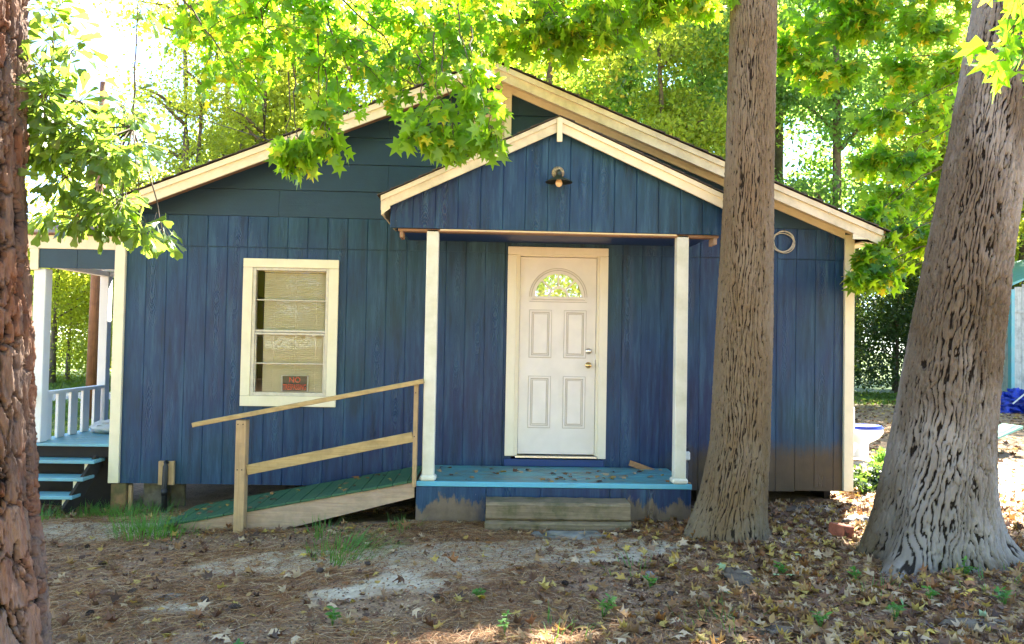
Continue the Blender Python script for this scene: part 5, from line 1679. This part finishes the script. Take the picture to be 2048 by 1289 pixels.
kinds = [('yellow', (.72, .50, .07)), ('tan', (.58, .42, .26)), ('russet', (.40, .17, .06)), ('pale green', (.32, .42, .20))]
tv, tf = TP['curl']
lm = []
for nm, c in kinds:
    me = bpy.data.meshes.new('fallen_leaf'); me.from_pydata([tuple(q) for q in tv], [], [tuple(int(w) for w in q) for q in tf]); me.materials.append(leafobj_mat('fallen leaf ' + nm, c)); lm.append(me)
rs = np.random.RandomState(31)
cnt = 0
while cnt < 110:
    x = rs.uniform(1.9, 7.6); y = rs.uniform(-3.7, -1.1)
    if not clear(np.array(x), np.array(y)) or rs.rand() > right_dens(np.array(x), np.array(y)) or abs(x - 3.74) > (y + 7.76) * .68: continue
    kd = rs.choice(4, p=[.16, .50, .28, .06])
    o = bpy.data.objects.new('fallen_leaf', lm[kd]); COL.objects.link(o)
    o.location = (x, y, float(gh(x, y)) + .038); s_ = rs.uniform(.065, .105); o.scale = (s_,) * 3
    o.rotation_euler = (rs.normal(0, .3), rs.normal(0, .3), rs.uniform(0, 6.28))
    o['label'] = {0: 'yellow star shaped leaf lying on the brown leaf litter', 1: 'tan star shaped leaf lying on the brown leaf litter', 2: 'russet star shaped leaf lying on the brown leaf litter', 3: 'pale green star shaped leaf lying on the brown leaf litter'}[kd]
    o['category'] = 'leaf'; o['group'] = kinds[kd][0] + ' leaves on the ground'; cnt += 1


def grass_tuft(c, n, L, spread, label, seed, mat='weed', name='grass_tuft', lean=(0, 0), cat='grass tuft'):
    rs = np.random.RandomState(seed); V = []; 
    a = rs.uniform(0, 6.28, n); ln = L * rs.uniform(.5, 1.2, n); out = rs.uniform(.2, 1, n) * spread
    bx = c[0] + np.cos(a) * .05 * rs.rand(n) * spread * 6; by = c[1] + np.sin(a) * .05 * rs.rand(n) * spread * 6
    w = .0036
    for t in (0, .35, .7, 1):
        cx = bx + (np.cos(a) * out + lean[0]) * ln * t ** 1.5; cy = by + (np.sin(a) * out + lean[1]) * ln * t ** 1.5; cz = c[2] + ln * (t - .45 * out * t * t)
        for sgn in (-1, 1): V.append(np.stack([cx - np.sin(a) * w * sgn * (1 - t * .9), cy + np.cos(a) * w * sgn * (1 - t * .9), cz], 1))
    V = np.stack(V, 1).reshape(-1, 3); b_ = (np.arange(n) * 8)[:, None]
    F = np.concatenate([b_ + np.array(q) for q in ([0, 2, 3, 1], [2, 4, 5, 3], [4, 6, 7, 5])])
    return ob(name, (V, F), mat, None, label, cat)


G = lambda x, y: float(gh(x, y))
grass_tuft((2.68, -1.85, G(2.68, -1.85)), 260, .17, 1.2, 'bright green grass tuft leaning right on the bare sand', 3, lean=(.45, 0))
grass_tuft((.78, -1.12, G(.78, -1.12)), 260, .26, 1.0, 'large grass tuft at the foot of the green ramp', 4)
grass_tuft((1.02, -1.08, G(1.02, -1.08)), 120, .18, 1.0, 'smaller grass tuft right of the one at the ramp foot', 5)
grass_tuft((2.35, -1.2, G(2.35, -1.2)), 60, .15, .9, 'thin grass tuft under the middle of the ramp', 6)
grass_tuft((3.02, -1.15, G(3.0, -1.15)), 40, .14, .7, 'wispy brown green tuft at the left porch corner', 7)
for i, (x, y) in enumerate(((.25, -.35), (-.15, -.3), (.05, -.15), (-.45, -.55), (.4, .0))):
    grass_tuft((x, y, G(x, y)), 120, .17, 1.0, ['grass tuft before the left corner pier', 'grass tuft left of the corner pier', 'grass tuft against the corner pier', 'grass tuft under the lowest stair tread', 'grass tuft behind the black drain pipe'][i], 20 + i)


def weed(c, n, size, h, label, seed):
    rs = np.random.RandomState(seed); t = thing('weed', c, label, 'weed')
    st = MB(); P = []; D = []
    for i in range(n):
        a = rs.uniform(0, 6.28); q = (c[0] + math.cos(a) * h * .5 * rs.rand(), c[1] + math.sin(a) * h * .5 * rs.rand(), c[2] + h * rs.uniform(.4, 1))
        st.tube([c, ((c[0] + q[0]) / 2, (c[1] + q[1]) / 2, c[2] + (q[2] - c[2]) * .6), q], [.003, .002, .0015], 4, False)
        for _ in range(4): P.append(q); D.append((rs.normal(), rs.normal(), rs.uniform(-.1, .5)))
    ob('stem', st, 'weed', t)
    P = np.array(P); D = np.array(D)
    ob('leaf_spray', leaves(P, D, norm(rs.normal(0, .3, P.shape) + np.array([0, 0, 1])), size * rs.uniform(.6, 1.2, len(P)), 'ovate'), 'weed', t)


wd = [(665, 1245, 'green weed standing in the pine straw left of centre', .11, 5), (1010, 1275, 'green weed at the bottom middle of the yard', .12, 5), (960, 1205, 'low green weed right of the bare sand', .08, 6), (1205, 1240, 'leafy weed at the bottom right of centre', .13, 8),
      (1300, 1180, 'weed beside the small pale mound', .08, 6), (1560, 1160, 'dark weed right of the exposed root', .09, 7), (1710, 1180, 'weed left of the big root', .09, 5), (1790, 1255, 'weed between leaves below the leaning tree', .11, 7), (1930, 1170, 'weed in front of the leaning tree base', .12, 8),
      (1860, 1220, 'small weed below the leaning tree', .09, 6), (480, 1280, 'tiny weed near the pine trunk', .05, 3), (1640, 1270, 'weed at the bottom near the flat stone', .1, 6), (2010, 1230, 'weed at the lower right corner', .13, 8)]
for i, (px, py, lb, h, n) in enumerate(wd):
    d = _f * 1500 + _r2 * (px - 1024) + _u2 * (644.5 - py); t = (.14 - 1.774) / d.z; p_ = _m.translation + d * t
    weed((p_.x, p_.y, G(p_.x, p_.y)), n, .045, h, lb, 40 + i)
for i, (px, py) in enumerate(((1270, 1150), (1900, 1110), (1980, 1190), (1880, 1150), (1450, 1250), (1100, 1285), (1750, 1200), (2020, 1150))):
    d = _f * 1500 + _r2 * (px - 1024) + _u2 * (644.5 - py); t = (.14 - 1.774) / d.z; p_ = _m.translation + d * t
    grass_tuft((p_.x, p_.y, G(p_.x, p_.y)), 30, .12, 1.0, ['sparse grass blades by the pale mound', 'grass blades at the leaning tree base', 'grass blades near the right photo edge', 'grass blades under the leaning tree', 'grass blades below the middle tree', 'grass blades at the bottom centre', 'grass blades left of the big root tip', 'grass blades right of the leaning tree'][i], 60 + i)


def pine_cone(c, s, rot, label):
    t = MB(); n = 60
    for i in range(n):
        q = i / n; a = i * 2.4; r_ = s * .5 * math.sin(math.pi * (.12 + .86 * q)) ** .8; zc = s * 1.3 * (q - .5)
        m_ = Matrix.Rotation(a, 4, 'Z') @ Matrix.Translation((r_ * .8, 0, zc)) @ Matrix.Rotation(-.5 - .5 * q, 4, 'Y')
        t.add([m_ @ Vector(v_) for v_ in ((-s * .2, -s * .05, 0), (s * .12, -s * .13, s * .02), (s * .2, 0, s * .07), (s * .12, s * .13, s * .02), (-s * .2, s * .05, 0), (0, 0, -s * .06))], [(0, 1, 2, 3, 4), (1, 0, 5), (2, 1, 5), (3, 2, 5), (4, 3, 5)])
    t.lathe([(.001, -s * .6), (s * .25, -s * .3), (s * .3, 0), (s * .2, s * .4), (.001, s * .62)], Matrix.Identity(4), 8)
    o = ob('pine_cone', t, 'cone', None, label, 'pine cone', 'pine cones in the yard'); o.location = c; o.rotation_euler = rot


for i, (px, py, lb) in enumerate(((175, 1080, 'pine cone on the pale slab at the left'), (205, 1110, 'small pine cone below the pale slab'), (640, 1140, 'pine cone left of the bare sand'), (735, 1133, 'dark pine cone right of the leaning grass tuft'), (265, 1165, 'pine cone near the pine trunk'),
                                  (180, 1210, 'open pine cone right of the pine trunk'), (875, 1210, 'pine cone in the straw at bottom centre'), (1340, 1205, 'grey pine cone among the leaves'), (410, 1185, 'tiny dark pine cone in the straw'), (1780, 1240, 'dark pine cone below the big root'), (1130, 1180, 'pine cone at the sand edge'), (470, 1205, 'pale pine cone left of centre'))):
    d = _f * 1500 + _r2 * (px - 1024) + _u2 * (644.5 - py); t = (.12 - 1.774) / d.z; p_ = _m.translation + d * t
    pine_cone((p_.x, p_.y, G(p_.x, p_.y) + .022), .036 + .006 * (i % 3), (1.4, i * .7, i * 1.3), lb)

# stones, roots, brick
for i, (px, py, r_, mt, lb, cat, nm) in enumerate(((352, 1015, (.05, .04, .035), 'stone', 'pale stone lying by the black drain pipe', 'stone', 'stone'), (1480, 1165, (.13, .24, .05), 'root', 'humped surface root below the middle tree', 'root', 'surface_root'),
                                                   (1570, 1268, (.20, .07, .03), 'root', 'flat exposed root at the bottom of the yard', 'root', 'surface_root'), (1960, 1268, (.25, .10, .05), 'root', 'exposed root crossing the lower right corner', 'root', 'surface_root'), (1630, 1020, (.35, .2, .05), 'root', 'mossy root hump behind the middle tree', 'root', 'surface_root'),
                                                   (1720, 1058, (.13, .09, .06), 'stone', 'dark rock lying against the terracotta brick', 'stone', 'stone'), (1150, 1070, (.35, .12, .03), 'stone', 'flat grey stone slab below the timber step', 'stone', 'stone_slab'), (1300, 1160, (.05, .05, .05), 'stone', 'small pale stone by the weeds', 'stone', 'stone'),
                                                   (330, 1162, (.12, .06, .02), 'stone', 'flat grey stone half sunk in straw', 'stone', 'stone'))):
    d = _f * 1500 + _r2 * (px - 1024) + _u2 * (644.5 - py); t = (.15 - 1.774) / d.z; p_ = _m.translation + d * t
    blob(nm, (p_.x, p_.y, G(p_.x, p_.y) - r_[2] * (.15 if mt == 'root' else -.1)), r_, mt, None, 5 + i, .35, 3, label=lb, cat=cat)
ob('brick', MB().mat(Matrix.Translation((6.73, -1.50, .235)) @ Matrix.Rotation(.4, 4, 'Z') @ Matrix.Rotation(.15, 4, 'Y'), .062, .08, .055, .006), 'brick', None, 'terracotta brick lying between the two trees', 'brick')

# lawns: back right and beyond the side porch
def lawn(n, x0, x1, y0, y1, seed, keep, L=.10):
    x, y, z = scatter(n, x0, x1, y0, y1, seed, keep); m = len(x); rs = np.random.RandomState(seed)
    P = np.stack([x, y, z], 1); D = np.stack([rs.normal(0, .5, m), rs.normal(0, .5, m), np.ones(m)], 1); N = np.stack([rs.normal(0, 1, m), rs.normal(0, 1, m), rs.normal(0, .2, m)], 1)
    return ob('lawn_grass', leaves(P, D, N, L * rs.uniform(.5, 1.3, m), 'rhomb'), 'lawn', None, kind='stuff')


lawn(16000, 9, 24, 8.5, 16, 3, lambda x, y, r: (y + .25 * (x - 14) > 11 + r * 1.5))
lawn(26000, -16, -1, 2.5, 20, 4, lambda x, y, r: (np.abs(y - 11.3) > 1.5) & (r < sst(2, 5, y)))
